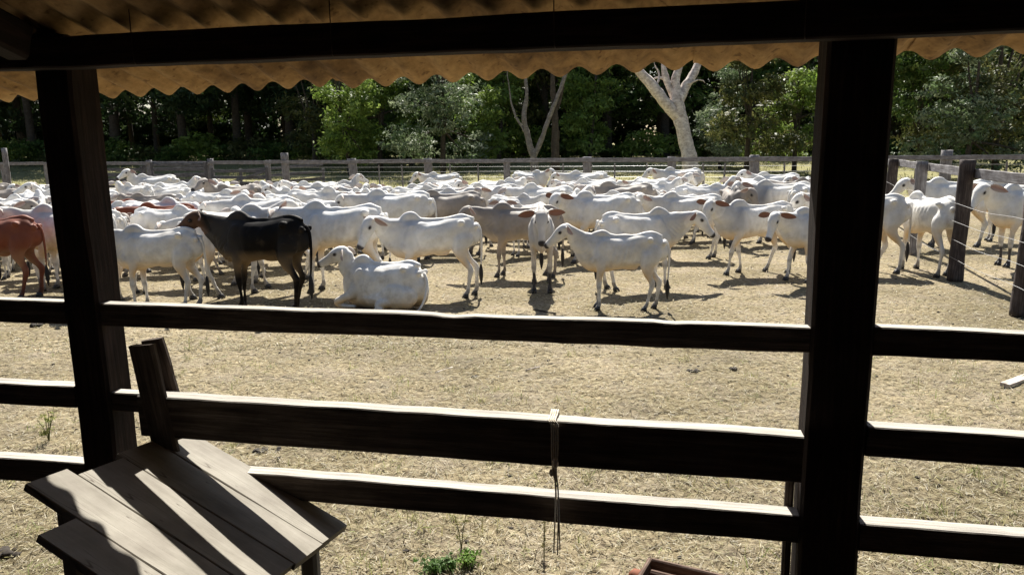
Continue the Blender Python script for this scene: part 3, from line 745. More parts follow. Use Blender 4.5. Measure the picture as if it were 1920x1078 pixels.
# (label, foot px, foot py, heading deg, size, coat, pose kwargs)
stand1 = dict(legs=((.02, 0), (-.05, 0), (.07, 0), (-.06, 0)))
stand2 = dict(legs=((.05, 0), (-.02, 0), (-.10, 0), (.05, 0)))
walk1 = dict(legs=((.18, 0), (-.14, 0), (-.10, 0), (.20, 0)))
walk2 = dict(legs=((-.12, 0), (.16, .03), (.16, 0), (-.12, 0)))
HER = [
 ('white cow standing tail-on beside the left shed post, its head hidden by the post', 312, 578, 176, .985, 'white', dict(neck=(.35, .1), head=(-.6, 0), **stand1, tail_sw=-.05, seed=1)),
 ('black bull with grey shoulder and tan belly, the only black animal in the yard', 508, 580, 162, 1.13, 'black', dict(neck=(.30, .12), head=(-.42, .38), legs=((-.05, 0), (.08, 0), (-.03, 0), (.10, 0)), hump=.8, tail_sw=.04, seed=2, fat=1.02, lean=.15, dewlap=1.1)),
 ('white calf lying on the ground with folded legs and raised head', 728, 580, 158, .99, 'pure', dict(lying=True, neck=(1.22, .1), head=(-.35, .2), seed=3, nlen=.37, lean=.15, fat=.95)),
 ('white cow in profile just behind the lying calf, looking back over its shoulder', 822, 557, 183, 1.04, 'pure', dict(neck=(.28, .35), head=(-.95, .35), legs=((.10, 0), (-.10, 0), (-.02, 0), (-.16, 0)), seed=4, lean=.35)),
 ('large white cow standing between the black bull and the lying calf', 650, 547, 172, 1.16, 'pure', dict(neck=(.1, -.2), head=(-.8, 0), **stand2, seed=5, lean=.35)),
 ('thin pale calf facing straight at the viewer with brown ears spread', 1016, 539, 268, 1.08, 'greywhite', dict(neck=(.38, .0), head=(-1.02, .0), legs=((.02, 0), (.0, 0), (-.02, 0), (.04, 0)), seed=6, lean=.8, dark_legs=True, fat=.82, nlen=.40)),
 ('grey-backed fawn cow standing behind the calf that faces the viewer', 985, 518, 172, 1.03, 'grey', dict(neck=(.22, .1), head=(-.7, .25), **stand2, seed=7, lean=.4)),
 ('skinny white calf in profile with showing ribs, nearest to the fence at centre right', 1172, 580, 170, .90, 'white', dict(neck=(.50, .05), head=(-.58, .0), legs=((.0, 0), (.03, 0), (.10, 0), (-.06, 0)), seed=8, lean=1.3, fat=.84, hump=.4, nlen=.46)),
 ('white calf facing the other way right behind the skinny calf', 1190, 541, 12, 1.02, 'white', dict(neck=(.12, .0), head=(-.75, -.35), legs=((.0, 0), (.07, 0), (-.03, 0), (.04, 0)), seed=9, lean=.6, fat=.9, nlen=.46)),
 ('white cow in profile whose head shows above the calf facing right', 1293, 484, 174, 1.05, 'white', dict(neck=(.25, .1), head=(-.75, .35), legs=((.10, 0), (-.03, 0), (.05, 0), (-.08, 0)), seed=10, lean=.5)),
 ('white cow walking left with one brown ear raised, in the open ground at right', 1420, 512, 186, 1.03, 'white', dict(neck=(.42, .25), head=(-.95, .35), **walk1, seed=11, lean=.7, fat=.88, dewlap=1.2)),
 ('white calf with wide brown ears half hidden by the thick right shed post', 1535, 527, 196, .98, 'pure', dict(neck=(.22, .15), head=(-.95, .35), **walk2, seed=12, lean=.3)),
 ('white cow seen as a narrow rump and hind leg right of the thick shed post', 1615, 510, 168, 1.12, 'white', dict(neck=(.3, 0), head=(-.8, 0), **walk1, seed=13)),
 ('white cow seen from behind with lowered head beside the right fence post', 1737, 512, 97, 1.10, 'pure', dict(neck=(-.35, .1), head=(-1.0, 0), legs=((.05, 0), (.0, 0), (-.02, 0), (.09, 0)), seed=14, lean=.5, fat=.85)),
 ('white cow with black muzzle looking left behind the right wire fence', 1790, 462, 172, 1.17, 'pure', dict(neck=(.32, .1), head=(-.6, .1), **stand1, seed=15, lean=.3, dark_legs=True)),
 ('big white cow with black forelegs behind the wires at the right edge', 1922, 497, 192, 1.18, 'pure', dict(neck=(.40, .1), head=(-.7, .1), legs=((.03, 0), (-.04, 0), (.03, 0), (-.06, 0)), seed=16, lean=.2, dark_legs=True)),
 ('white cow whose head looks out between the two cows behind the right wires', 1895, 452, 176, 1.10, 'white', dict(neck=(.25, .3), head=(-.9, .2), **stand2, seed=17, lean=.3)),
 ('red-brown cow at the left edge with its hind legs toward the post', 8, 560, 186, 1.08, 'red', dict(neck=(.3, 0), head=(-.6, 0), legs=((.05, 0), (-.05, 0), (.10, 0), (-.06, 0)), seed=18, lean=.3)),
 ('white cow looking left beside the red-brown cow, body behind the left post', 148, 543, 178, 1.14, 'white', dict(neck=(.28, .15), head=(-.85, .25), **stand2, seed=19, lean=.4)),
 ('white cow peering over the red-brown back at the left edge', 185, 520, 172, 1.02, 'white', dict(neck=(.10, .3), head=(-1.0, .3), **stand1, seed=20)),
 ('white cow with brown ears watching from behind the grey-backed cow', 1135, 490, 187, 1.10, 'pure', dict(neck=(.34, .35), head=(-.95, .35), **walk1, seed=21, lean=.9)),
 ('white cow with smooth back standing left behind the lying calf in the second row', 752, 488, 176, 1.15, 'pure', dict(neck=(.15, .1), head=(-.8, .1), **stand1, seed=22, lean=.7)),
 ('white cow in the second row behind the black bull, back and hump showing', 505, 500, 178, 1.13, 'pure', dict(neck=(.05, .1), head=(-.8, 0), **stand2, seed=23)),
 ('white cow between the white tail-on cow and the black bull, only its back showing', 420, 533, 174, 1.0, 'white', dict(neck=(-.1, 0), head=(-.8, 0), **walk2, seed=24)),
 ('brown-rumped cow among the white ones left of the black bull', 322, 492, 184, .99, 'red', dict(neck=(.1, 0), head=(-.8, 0), **stand1, seed=25)),
 ('brown-backed cow glimpsed right beside the left shed post', 222, 470, 176, .98, 'red', dict(neck=(.1, 0), head=(-.8, 0), **stand1, seed=26)),
 ('grey-brown rump in the middle row above the white profile cow', 850, 478, 186, 1.10, 'grey', dict(neck=(.1, 0), head=(-.8, 0), **stand2, seed=27)),
 ('grey cow in the back rows right of the grey-backed fawn cow', 1172, 452, 176, 1.12, 'grey', dict(neck=(.2, .1), head=(-.8, .2), **stand1, seed=28)),
 ('white cow looking at the viewer above the walking cow at right', 1465, 455, 176, 1.13, 'white', dict(neck=(.30, .3), head=(-.8, .4), **stand2, seed=29)),
 ('white calf with head high above the packed backs, one ear out', 300, 404, 200, 1.16, 'pure', dict(neck=(.9, .2), head=(-.4, .5), **stand1, seed=30)),
 ('tall white cow standing clear of the herd below the dead tree', 1278, 392, 176, 1.14, 'pure', dict(neck=(.30, .1), head=(-.6, .1), **stand1, seed=31, lean=.2)),
 ('white cow standing clear of the herd at the far fence, at centre', 990, 386, 330, 1.06, 'pure', dict(neck=(.5, .1), head=(-.7, .1), **stand1, seed=32, lean=.2)),
 ('white cow standing clear of the back rows, between two far posts left of centre', 834, 390, 176, 1.05, 'pure', dict(neck=(.35, .1), head=(-.7, .3), **stand2, seed=33, lean=.2)),
 ('white cow of the back rows next to the thick right shed post, head high', 1455, 410, 174, 1.1, 'pure', dict(neck=(.5, .1), head=(-.5, .1), **stand2, seed=34, lean=.2)),
]
placed = []
srng = random.Random(99)
def squash(root, a=.05):
    root.scale = (root.scale[0] * srng.uniform(1 - a, 1 + a), root.scale[1] * srng.uniform(1 - a * 1.6, 1 + a), root.scale[2] * srng.uniform(1 - a * .6, 1 + a * .6)); return root
for lab, px, py, hd_, sz, ct, kw in HER:
    ms = cow_meshes('body', vox=.0155 if py > 500 else .02, **kw)
    p = gp(px, py)
    c = Vector((p.x, p.y, 0)); d = Vector((math.cos(D(hd_)), math.sin(D(hd_)), 0))
    c = c + d * .05 * sz
    ears = M_eardark if kw['seed'] in (2, 6, 11, 12, 21, 9) else None
    put_cow(ms, (c.x, c.y, 0), D(hd_), sz, ct, lab, 'zebu cattle in the yard', ears)
    placed.append((c.x, c.y, D(hd_), sz))

VAR = []
for k, kw in enumerate([dict(neck=(.3, -.7), head=(-.7, -.4), **stand2, fat=.9), dict(neck=(.75, .3), head=(-.3, .2), **walk2, hump=.5, fat=.88), dict(neck=(-.5, .2), head=(-1.0, .2), **stand1, fat=1.05), dict(neck=(.15, .8), head=(-.8, .5), **stand2, belly=-.04, fat=1.1), dict(neck=(.5, 0), head=(-.5, -.6), **walk1, hump=1.3, fat=1.04), dict(neck=(.2, .1), head=(-.8, .1), **stand1), dict(neck=(.45, -.2), head=(-.7, -.3), **walk1), dict(neck=(-.15, .1), head=(-.8, 0), **stand2),
                        dict(neck=(.35, .5), head=(-.9, .4), **walk2), dict(neck=(.1, -.4), head=(-.7, -.5), **stand1, hump=1.3), dict(neck=(.6, .15), head=(-.6, .5), **stand2), dict(neck=(.02, .25), head=(-.9, .25), **walk1, hump=.7)]):
    VAR.append(cow_meshes('body', vox=.024, seed=100 + k, lean=.3 + .13 * (k % 6), **kw))
fr = random.Random(21)
def clash(x, y, h, s):
    for (a, b, hh, ss) in placed:
        dx, dy = x - a, y - b
        if dx * dx + dy * dy > 5: continue
        for q in (-.5, 0, .5):
            for r in (-.5, 0, .5):
                ex = x + math.cos(h) * q * s - a - math.cos(hh) * r * ss; ey = y + math.sin(h) * q * s - b - math.sin(hh) * r * ss
                if ex * ex + ey * ey < .34 * s * ss: return True
    return False
cnt = 0; tries = 0; fillers = []
while cnt < 190 and tries < 16000:
    tries += 1
    py_ = 413 + (568 - 413) * fr.random() ** 1.15
    px_ = fr.uniform(-60, 1530)
    if px_ > 590:      # nearer limit of the packed herd on the right side
        lim = 487 - (px_ - 590) * .02
        if px_ > 1180: lim = 462
        if py_ > lim: continue
    elif py_ > 560 - max(0, px_ - 420) * .35: continue
    # wanted back edge of the herd
    p = gp(px_, py_)
    if p.y > 26: continue
    r_ = fr.random()
    h_ = math.pi + fr.gauss(0, .5) if r_ < .6 else (fr.gauss(0, .5) if r_ < .78 else fr.uniform(0, 6.28))
    s_ = fr.uniform(.98, 1.1) if fr.random() < .72 else fr.uniform(.8, .95)
    if clash(p.x, p.y, h_, s_): continue
    rc = fr.random(); ct = 'pure' if rc < .62 else 'white' if rc < .92 else 'grey' if rc < .985 else 'red'
    grp = 'packed white zebu cattle of the back rows'
    if ct in ('grey', 'red'): ct = 'grey'; lab = 'grey-fawn cow among the packed white herd, mostly hidden by others'; grp = 'grey-fawn cattle of the back rows'
    else:
        zn = 0 if px_ < 560 else 1 if px_ < 1000 else 2
        rw = 0 if py_ > 470 else 1 if py_ > 430 else 2
        lab = None
        grp = ['left', 'centre', 'right'][zn] + ' part of the packed herd, ' + ['nearer', 'middle', 'farthest'][rw] + ' rows'
    vi = fr.randrange(len(VAR))
    if lab is None:
        hh_ = h_ % (2 * math.pi); fc = 'facing right' if hh_ < .75 or hh_ > 5.5 else 'facing away' if hh_ < 2.35 else 'facing left' if hh_ < 3.95 else 'facing the viewer'
        hp_ = ('head turned', 'head high', 'head low', 'head turned', 'head turned', 'head level', 'head level', 'head low', 'head turned', 'head turned', 'head high', 'head level')[vi]
        lab = '%s %s %s, %s, %s rows, %s' % ('small' if s_ < .95 else 'bright' if ct == 'pure' else 'greyish', 'white cow' if s_ >= .95 else 'white calf', fc, hp_, ('nearer', 'middle', 'farthest')[rw], ('left part', 'above lying calf', 'right part')[zn])
    rt_ = squash(put_cow(VAR[vi], (p.x, p.y, 0), h_, s_, ct, lab, grp), .08); fillers.append((lab, px_, rt_))
    placed.append((p.x, p.y, h_, s_)); cnt += 1
for px_, py_, h_, v in [(1480, 430, 3.3, 1), (1500, 470, 3.0, 3), (1100, 400, 3.1, 5), ]:
    p = gp(px_, py_)
    if clash(p.x, p.y, h_, 1.1): continue
    put_cow(VAR[v], (p.x, p.y, 0), h_, 1.12, 'pure', 'white zebu cow filling a gap at the back right of the packed herd', 'white cattle filling gaps at the back right')
byl = {}
for lb, px_, rt_ in fillers: byl.setdefault(lb, []).append((px_, rt_))
for lb, L_ in byl.items():
    L_.sort(key=lambda q: q[0]); n_ = len(L_)
    if n_ < 2: continue
    nw = ('', '', 'two', 'three', 'four', 'five', 'six', 'seven', 'eight', 'nine', 'ten')[min(n_, 10)]
    for k, (px_, rt_) in enumerate(L_):
        rt_['label'] = lb + ', ' + ('leftmost' if k == 0 else 'rightmost' if k == n_ - 1 else ('second', 'third', 'fourth', 'fifth', 'sixth', 'seventh', 'eighth', 'ninth')[min(k, 8) - 1]) + ' of ' + nw
print('herd', cnt, tries, len(byl))

# ------------------------------------------------------------ right side fence of dark posts, plank and wires
RF = [gp(1912, 592), gp(1790, 527), gp(1714, 478), gp(1664, 440)]
RF = [Vector((p.x, p.y, 0)) for p in RF]
rdir = (RF[1] - RF[0]).normalized(); rnrm = Vector((rdir.y, -rdir.x, 0))
pend = RF[0] - rdir * 2.9
rfe = empty('side_fence', RF[1], label='fence of rough dark posts with a top plank and wires crossing the right side', cat='fence')
specs = [(pend, 1.9, .22), (RF[0], 1.70, .24), (RF[1], 2.02, .24), (RF[2], 1.92, .23), (RF[3], 1.88, .22), (RF[3] + (RF[3] - RF[2]), 1.8, .2), (RF[3] + (RF[3] - RF[2]) * 2, 1.8, .2)]
for k, (p, hgt, w_) in enumerate(specs):
    tl = Vector(((.05, .0, 0) if k == 1 else (.03, 0, 0) if k == 2 else (.02, .01, 0)))
    timber('post', p, p + tl + Vector((0, 0, hgt)), w_, w_ * .9, M_postdark if k in (1, 2, 4) else M_fence, rfe, .012, .08, 80 + k, upr=rdir, cham=.05, rnd=.75)
for k in range(len(specs) - 1):
    a, b = specs[k][0], specs[k + 1][0]; q = rnrm * -.16
    hz = [1.80, 1.80, 1.80, 1.80, 1.78, 1.72, 1.72]
    timber('top_plank', a + Vector((0, 0, hz[k])) - q, b + Vector((0, 0, hz[k + 1])) - q, .035, .16, M_fence, rfe, .004, .2, 90 + k)
for j, z_ in enumerate((.42, .72, 1.02, 1.32)):
    pts = []
    for k in range(len(specs)):
        p = specs[k][0] - rnrm * .115; pts.append((p.x, p.y, z_))
        if k < len(specs) - 1:
            m_ = (specs[k][0] + specs[k + 1][0]) / 2 - rnrm * .115; pts.append((m_.x, m_.y, z_ - .03 - .01 * (j % 2)))
    tube_obj('wire', pts, .0032, .0032, M_wire, rfe, 5, 40)

# ------------------------------------------------------------ far fence
def ffp(px, off=0.0):
    """point on the far fence line below pixel x"""
    t_ = (px - 960) / F_PX; y = 34.3 / (1 + .385 * t_ / 1.02); x = t_ * y * 1.02
    return Vector((x, y, 0)) + Vector((.36, .93, 0)) * off
ff = empty('far_fence', ffp(960), label='long far fence of silver posts with one top plank and wires', cat='fence')
fposts = [(-260, 1.9, .26), (-110, 1.75, .26), (42, 1.72, .36), (120, 1.7, .25), (220, 1.7, .25), (306, 1.8, .3), (418, 1.85, .28), (520, 1.75, .26), (553, 2.1, .34), (677, 1.80, .38), (812, 1.78, .36), (955, 1.74, .28), (1100, 1.78, .38), (1252, 1.76, .34), (1405, 1.80, .38), (1580, 1.8, .34), (1752, 1.92, .40), (1905, 1.8, .3), (2060, 1.8, .3), (2230, 1.8, .3)]
for k, (px_, h_, w_) in enumerate(fposts):
    p = ffp(px_); timber('post', p, p + Vector((random.uniform(-.05, .05) + (-.1 if px_ == 677 else 0), 0, h_)), w_, w_, M_fence, ff, .015, .2, 120 + k, upr=(.36, .93, 0), cham=.05, rnd=.8)
for k in range(len(fposts) - 1):
    a, b = ffp(fposts[k][0], -.22), ffp(fposts[k + 1][0], -.22)
    o_ = (k % 2) * -.002
    timber('top_plank', a + Vector((0, 0, 1.66 + o_)), b + Vector((0, 0, 1.66 + random.uniform(-.03, .03))), .04, .17, M_fence, ff, .006, .4, 150 + k)
    if 1252 < fposts[k][0] or k > 8:
        for q in (.33, .66):
            c = a.lerp(b, q + random.uniform(-.08, .08)); timber('dropper', c + Vector((.05, .14, 0)), c + Vector((.05 + random.uniform(-.05, .05), .14, 1.5)), .07, .06, M_fence, ff, .006, .3, 170 + k, cham=.01)
for j in range(6):
    z_ = .3 + .22 * j; pts = []
    for k in range(7, len(fposts)): p = ffp(fposts[k][0], -.02); pts.append((p.x, p.y, z_ + random.uniform(-.015, .015)))
    tube_obj('wire', pts, .0055, .0055, M_wire, ff, 4, 60)
# plank gates and pens on the left
M_gate = wood_mat('old_gate_wood', (.05, .05, .055), (.12, .12, .13), (.24, .24, .255))
def gate(px0, px1, zs, label, brace, off=-.35, seed=0, tilt=0):
    a, b = ffp(px0, off), ffp(px1, off); gt = empty('plank_gate', a, label=label, cat='gate', group='plank gates and pens at the far left')
    for k, z_ in enumerate(zs):
        timber('plank', a + Vector((0, 0, z_ + random.uniform(-.03, .03))), b + Vector((0, 0, z_ + tilt + random.uniform(-.03, .03))), .05, .15, M_gate, gt, .008, .4, seed + k)
    for q in (.01, .99):
        c = a.lerp(b, q) + Vector((.07, .12, 0)) * .5; timber('upright', c + Vector((0, -.08, .1)), c + Vector((0, -.08, zs[-1] + .15)), .1, .14, M_gate, gt, .008, .3, seed + 20, upr=(1, 0, 0))
    if brace: timber('brace', a + Vector((0, -.07, zs[0])), b + Vector((0, -.07, zs[-1])), .05, .13, M_gate, gt, .006, .3, seed + 30)
    return gt
gate(208, 302, (.45, .75, 1.05, 1.35), 'pen side of four planks just right of the left shed post, far away', False, -.4, 300)
gate(316, 414, (.4, .7, 1.0, 1.3, 1.55), 'five-plank gate between the two far posts in front of the dark wood', False, -.3, 310)
gate(424, 524, (.35, .65, .95, 1.25), 'plank gate with a diagonal brace in the far fence, above the black bull', True, -.3, 320)
gate(210, 330, (.5, .85, 1.2, 1.5), 'inner pen of planks standing behind the far gates, at left', False, 3.2, 330, .1)
gate(400, 560, (.4, .75, 1.1), 'low slanting pen of planks behind the braced gate', False, 2.8, 340, .35)
p = ffp(66, -.6); o = timber('utility_post', p, p + Vector((-.05, 0, 2.55)), .26, .24, M_fence, None, .01, .3, 350, rnd=.8, cham=.05); tag(o, 'tall pale post sticking up above the far fence, left of the left shed post', 'post')

# ------------------------------------------------------------ trees
def leaf_cloud(n, blobs, size, cols, seed, jit=.25, droop=.3):
    """leaf-sized faces spread through a set of blobs (x,y,z,rx,ry,rz), thicker toward each blob's skin, grouped in sprays"""
    g = np.random.default_rng(seed); B = np.array(blobs, float); wts = (B[:, 3] * B[:, 4] * B[:, 5]) ** .67; wts /= wts.sum()
    ns = max(1, n // 9); bi = g.choice(len(B), ns, p=wts)
    u = g.normal(size=(ns, 3)); u /= np.linalg.norm(u, axis=1)[:, None]
    rr = g.uniform(.25, 1, ns) ** .45 * g.uniform(.8, 1.12, ns)
    sc = B[bi, :3] + u * B[bi, 3:6] * rr[:, None]
    c = np.repeat(sc, 9, 0) + g.normal(size=(ns * 9, 3)) * size * np.array((1.25, 1.25, .6))
    un = np.repeat(u, 9, 0)
    n = len(c)
    spn = np.repeat(u * .4 + g.normal(size=(ns, 3)) * .6 + np.array((0, 0, .5)), 9, 0)
    nrm = spn + g.normal(size=(n, 3)) * .32; nrm /= np.linalg.norm(nrm, axis=1)[:, None]
    a = np.cross(nrm, g.normal(size=(n, 3))); a /= np.linalg.norm(a, axis=1)[:, None]; b = np.cross(nrm, a)
    s = size * g.uniform(.55, 1.35, n)[:, None]
    tip = a * s; wv = b * s * .38
    V = np.stack([c - tip, c - wv + nrm * s * .12, c + tip - np.array((0, 0, 1)) * s * droop * .3, c + wv + nrm * s * .12], 1).reshape(-1, 3)
    Fq = np.arange(n * 4).reshape(n, 4)
    cl = np.array(cols, float); spc = np.repeat(g.integers(0, len(cl), ns), 9)
    cc = cl[spc] * g.uniform(.8, 1.2, n)[:, None] * np.repeat(g.uniform(.75, 1.3, ns), 9)[:, None]
    cc = np.repeat(np.concatenate([np.clip(cc, 0, 1), np.ones((n, 1))], 1), 4, 0)
    return V, Fq, cc
GREENS = {'dark': [(.022, .042, .014), (.03, .055, .018), (.04, .06, .02)], 'mid': [(.06, .11, .022), (.085, .14, .03), (.12, .16, .04)],
          'lime': [(.13, .20, .035), (.18, .26, .05), (.22, .29, .07)], 'silver': [(.17, .21, .12), (.24, .28, .17), (.11, .16, .07)], 'olive': [(.09, .10, .03), (.13, .13, .045), (.07, .09, .03)]}
def tree_meshes(kind, h, seed, nleaf=7000, crown_lo=.3, spread=.32, size=.22):
    g = random.Random(seed); blobs = []
    nb_ = 15
    for i in range(nb_):
        t = g.random() ** .8; z = h * (crown_lo + (1 - crown_lo) * t * .95); a = g.uniform(0, 6.28); rr = h * spread * (1 - .5 * t) * g.uniform(.3, 1)
        r_ = h * g.uniform(.085, .15); blobs.append((rr * math.cos(a), rr * math.sin(a), z, r_ * 1.2, r_ * 1.2, r_ * .75))
    V, Fq, cc = leaf_cloud(nleaf, blobs, size, GREENS[kind], seed)
    crown = np_mesh('crown', V, Fq, False, cc); crown.materials.append(M_leaf)
    A = Acc(); bx, by = g.uniform(-.5, .5), g.uniform(-.5, .5)
    A.add(loft([(0, 0, -.3, .30 * h / 14, .3 * h / 14), (bx * .3, by * .3, h * .2, .24 * h / 14, .24 * h / 14), (bx, by, h * .5, .17 * h / 14, .17 * h / 14), (bx * 1.2, by, h * .8, .06, .06)], (1, 0, 0), 14, 10))
    for q in blobs[:9]:
        z0 = h * g.uniform(.22, .5); A.add(loft([(bx * z0 / h * 2, by * z0 / h * 2, z0, .09, .09), (q[0] * .5, q[1] * .5, (z0 + q[2]) * .52, .06, .06), (q[0], q[1], q[2], .025, .025)], (0, 1, .1), 8, 6))
    trunk = A.mesh('trunk'); trunk.materials.append(M_bark)
    return crown, trunk
TM = [tree_meshes(k, h, s, n_, lo, sp, sz) for k, h, s, n_, lo, sp, sz in
      [('dark', 19, 1, 9000, .22, .30, .24), ('dark', 16, 2, 9000, .16, .34, .24), ('mid', 14, 3, 9000, .12, .34, .22), ('olive', 12, 4, 8000, .14, .36, .2), ('mid', 17, 5, 9000, .25, .28, .22), ('lime', 9, 7, 7000, .10, .38, .17), ('silver', 9, 8, 8000, .1, .36, .13)]]
TL = ['tall dark-leaved tree in the wood beyond the far fence', 'broad dark-leaved tree in the wood beyond the far fence', 'mid-green tree at the edge of the wood beyond the far fence', 'olive-green tree at the edge of the wood beyond the far fence', 'slender mid-green tree in the wood beyond the far fence']
def put_tree(v, p, s, rz, label, group, name='forest_tree'):
    r = empty(name, p, rz, label=label, cat='tree', group=group); r.scale = (s, s, s * random.uniform(.9, 1.1))
    for nm, me in zip(('crown', 'trunk'), TM[v]):
        o = bpy.data.objects.new(nm, me); COL.objects.link(o); o.parent = r
    return r
def tz(x, y): return float(ground_z(np.array([[x]], float), np.array([[y]], float))[0, 0])
tr_ = random.Random(5)
for row, (base, sp) in enumerate([(78, 6.0), (87, 6.0), (98, 7.0)]):
    x = -78.0
    while x < 74:
        xx = x + tr_.uniform(-1.5, 1.5); yy = base - .16 * xx + tr_.uniform(-2, 2)
        left = xx < -18
        v = tr_.choice([0, 1, 0, 1, 2]) if (left or row) else tr_.choice([0, 1, 2, 2, 3, 4, 4])
        if tr_.random() < .0: pass
        zl = ('behind the left shed post', 'above the black bull', 'around the slim pale dead stems', 'behind the big dead tree', 'behind the right shed post')[min(4, max(0, int((xx / yy + .62) / .27)))]
        zr = ('front', 'second', 'back')[row]
        put_tree(v, (xx, yy, tz(xx, yy) - .05), tr_.uniform(1.05, 1.5), tr_.uniform(0, 6.28), TL[v].split(' in the wood')[0].split(' at the edge')[0] + ' in the %s row of the wood, ' % zr + zl, 'trees of the wood beyond the far fence')
        x += sp * tr_.uniform(.8, 1.2)
# distinct, lighter trees and bushes standing forward of the wood
for v, px_, D_, s, lab, nm in [
    (5, 712, 51, 1.05, 'bright lime-green bushy tree in the sun, left of the silvery tree', 'leafy_tree'),
    (6, 830, 45.5, 1.0, 'silvery small-leaved tree in front of the dark wood', 'leafy_tree'),
    (5, 935, 55, 1.0, 'bright green tree right of the silvery tree', 'leafy_tree'),
    (3, 1400, 42, .62, 'olive-green bushy tree right of the dead tree', 'leafy_tree'),
    (5, 1490, 44, .75, 'bright green tree just left of the thick right shed post', 'leafy_tree'),
    (6, 1350, 46, .65, 'small grey-leaved tree directly behind the dead tree', 'leafy_tree'),
    (6, 1812, 37, .72, 'tall silvery bush in the gap right of the thick shed post', 'leafy_tree'),
    (3, 1868, 40, .72, 'olive-green tree at the right edge of the picture', 'leafy_tree'),
    (2, 1725, 40, .52, 'mid-green tree seen right beside the thick shed post', 'leafy_tree'),
    (5, 1105, 54, .85, 'lime-green tree behind the slim pale dead stems', 'leafy_tree'),
    (5, 655, 48, .8, 'sunlit yellow-green bushy tree, leftmost of the bright ones', 'leafy_tree'),
    (2, 770, 54, .62, 'mid-green bushy tree between the lime-green and the silvery tree', 'leafy_tree'),
    (5, 893, 50, .7, 'small sunlit bushy tree just right of the silvery tree', 'leafy_tree'),
    (3, 590, 56, .8, 'dark olive tree left of the bright lime-green one', 'leafy_tree')]:
    q = ray(px_, 300); q.z = 0; q.normalize(); D_ *= 1.26; s *= 1.2; x_, y_ = q.x * D_, q.y * D_
    put_tree(v, (x_, y_, tz(x_, y_) - .1), s, px_ * .37, lab, None, nm)
# low bushes along the foot of the wood
def bush_mesh(kind, seed, n=1500):
    g = random.Random(seed); bl = [(g.uniform(-.9, .9), g.uniform(-.7, .7), g.uniform(.2, 1.1), g.uniform(.4, .8), g.uniform(.4, .8), g.uniform(.35, .6)) for _ in range(7)]
    V, Fq, cc = leaf_cloud(n, bl, .11, GREENS[kind], seed); me = np_mesh('bush', V, Fq, False, cc); me.materials.append(M_leaf); return me
BM = [bush_mesh(k, 50 + i) for i, k in enumerate(['lime', 'mid', 'olive', 'mid'])]
for i in range(46):
    xx = -64 + i * 2.75 + tr_.uniform(-.8, .8); yy = 72.5 - .16 * xx + tr_.uniform(-2, 1.5)
    o = bpy.data.objects.new('bush', BM[i % 4]); COL.objects.link(o); o.location = (xx, yy, tz(xx, yy) - .1); s = tr_.uniform(1.0, 2.2); o.scale = (s * 1.3, s, s); o.rotation_euler.z = i
    tag(o, ('bright lime-green', 'mid-green', 'olive-green', 'mid-green')[i % 4] + ' low bush at the foot of the wood, ' + ('left of the left shed post' if xx < -28 else 'left of centre' if xx < 0 else 'right of centre'), 'bush', 'low bushes at the foot of the wood')
# deep wood behind, one mass
g_ = np.random.default_rng(3); bl = []
for i in range(170):
    xx = g_.uniform(-85, 80); bl.append((xx * 1.25, 112 - .2 * xx + g_.uniform(-4, 4), g_.uniform(1, 20), 4.4, 3, 3.8))
V, Fq, cc = leaf_cloud(120000, bl + [(x_, 106 - .16 * x_, z_, 4, 1.5, 3.2) for x_ in range(-112, 106, 5) for z_ in (1.0, 5)], .75, GREENS['dark'], 9)
o = link('far_wood', np_mesh('far_wood', V, Fq, False, cc), M_leaf); tag(o, 'deep dark wood behind the nearer trees', 'wood', kind='stuff')

# dead trees
def dead(name, base, limbs, label, mat=M_deadwood):
    r = empty(name, base, label=label, cat='tree')
    for k, pts in enumerate(limbs):
        nm = 'trunk' if k == 0 else 'limb'
        P = []
        for (px_, py_, rad_, d_) in pts:
            q = dp(px_, py_, d_); P.append((*(q - Vector(base)), rad_, rad_ * .95))
        if k == 0: P.insert(0, (0, 0, -.1, P[0][3] * 1.25, P[0][3] * 1.2))
        vf = loft(P, (1, 0, 0) , len(P) * 6, 14)
        V_ = []
        for v in vf[0]:
            n1 = noise.noise(Vector((v[0] * 5, v[1] * 5, v[2] * 1.1 + k))) * .07 + noise.noise(Vector((v[0] * 16, v[1] * 16, v[2] * 2 + k))) * .025; V_.append(v + np.array((n1, n1, n1 * .3)))
        link(nm, py_mesh(nm, V_, vf[1], True), mat, r)
    return r
b = gp(1298, 344); DT = b.y / math.cos(PITCH) * .995
DT = (b - Vector((0, 0, CAM_H))).dot(fwd)
dead('dead_tree', b, [[(1293, 300, 0.439, DT), (1285, 262, 0.390, DT), (1276, 225, 0.403, DT), (1269, 195, 0.415, DT), (1268, 170, 0.293, DT), (1266, 150, 0.244, DT), (1274, 118, 0.171, DT), (1268, 60, 0.098, DT)],
    [(1272, 222, 0.317, DT), (1248, 194, 0.329, DT - .3), (1222, 160, 0.305, DT - .5), (1200, 136, 0.244, DT - .6), (1170, 98, 0.171, DT - .8)],
    [(1272, 190, 0.329, DT), (1284, 165, 0.268, DT + .2), (1300, 140, 0.244, DT + .4), (1318, 100, 0.159, DT + .6)],
    [(1264, 182, 0.207, DT), (1253, 160, 0.171, DT), (1247, 142, 0.159, DT), (1240, 100, 0.085, DT)],
    [(1262, 158, 0.098, DT), (1236, 146, 0.061, DT), (1222, 150, 0.037, DT)], [(1292, 158, 0.073, DT), (1310, 150, 0.037, DT), (1322, 156, 0.018, DT)], [(1230, 168, 0.073, DT - .4), (1236, 140, 0.043, DT), (1226, 118, 0.024, DT)]],
    'big forked dead tree with bleached bark beyond the far fence')
b = gp(1003, 338); DT2 = (b - Vector((0, 0, CAM_H))).dot(fwd)
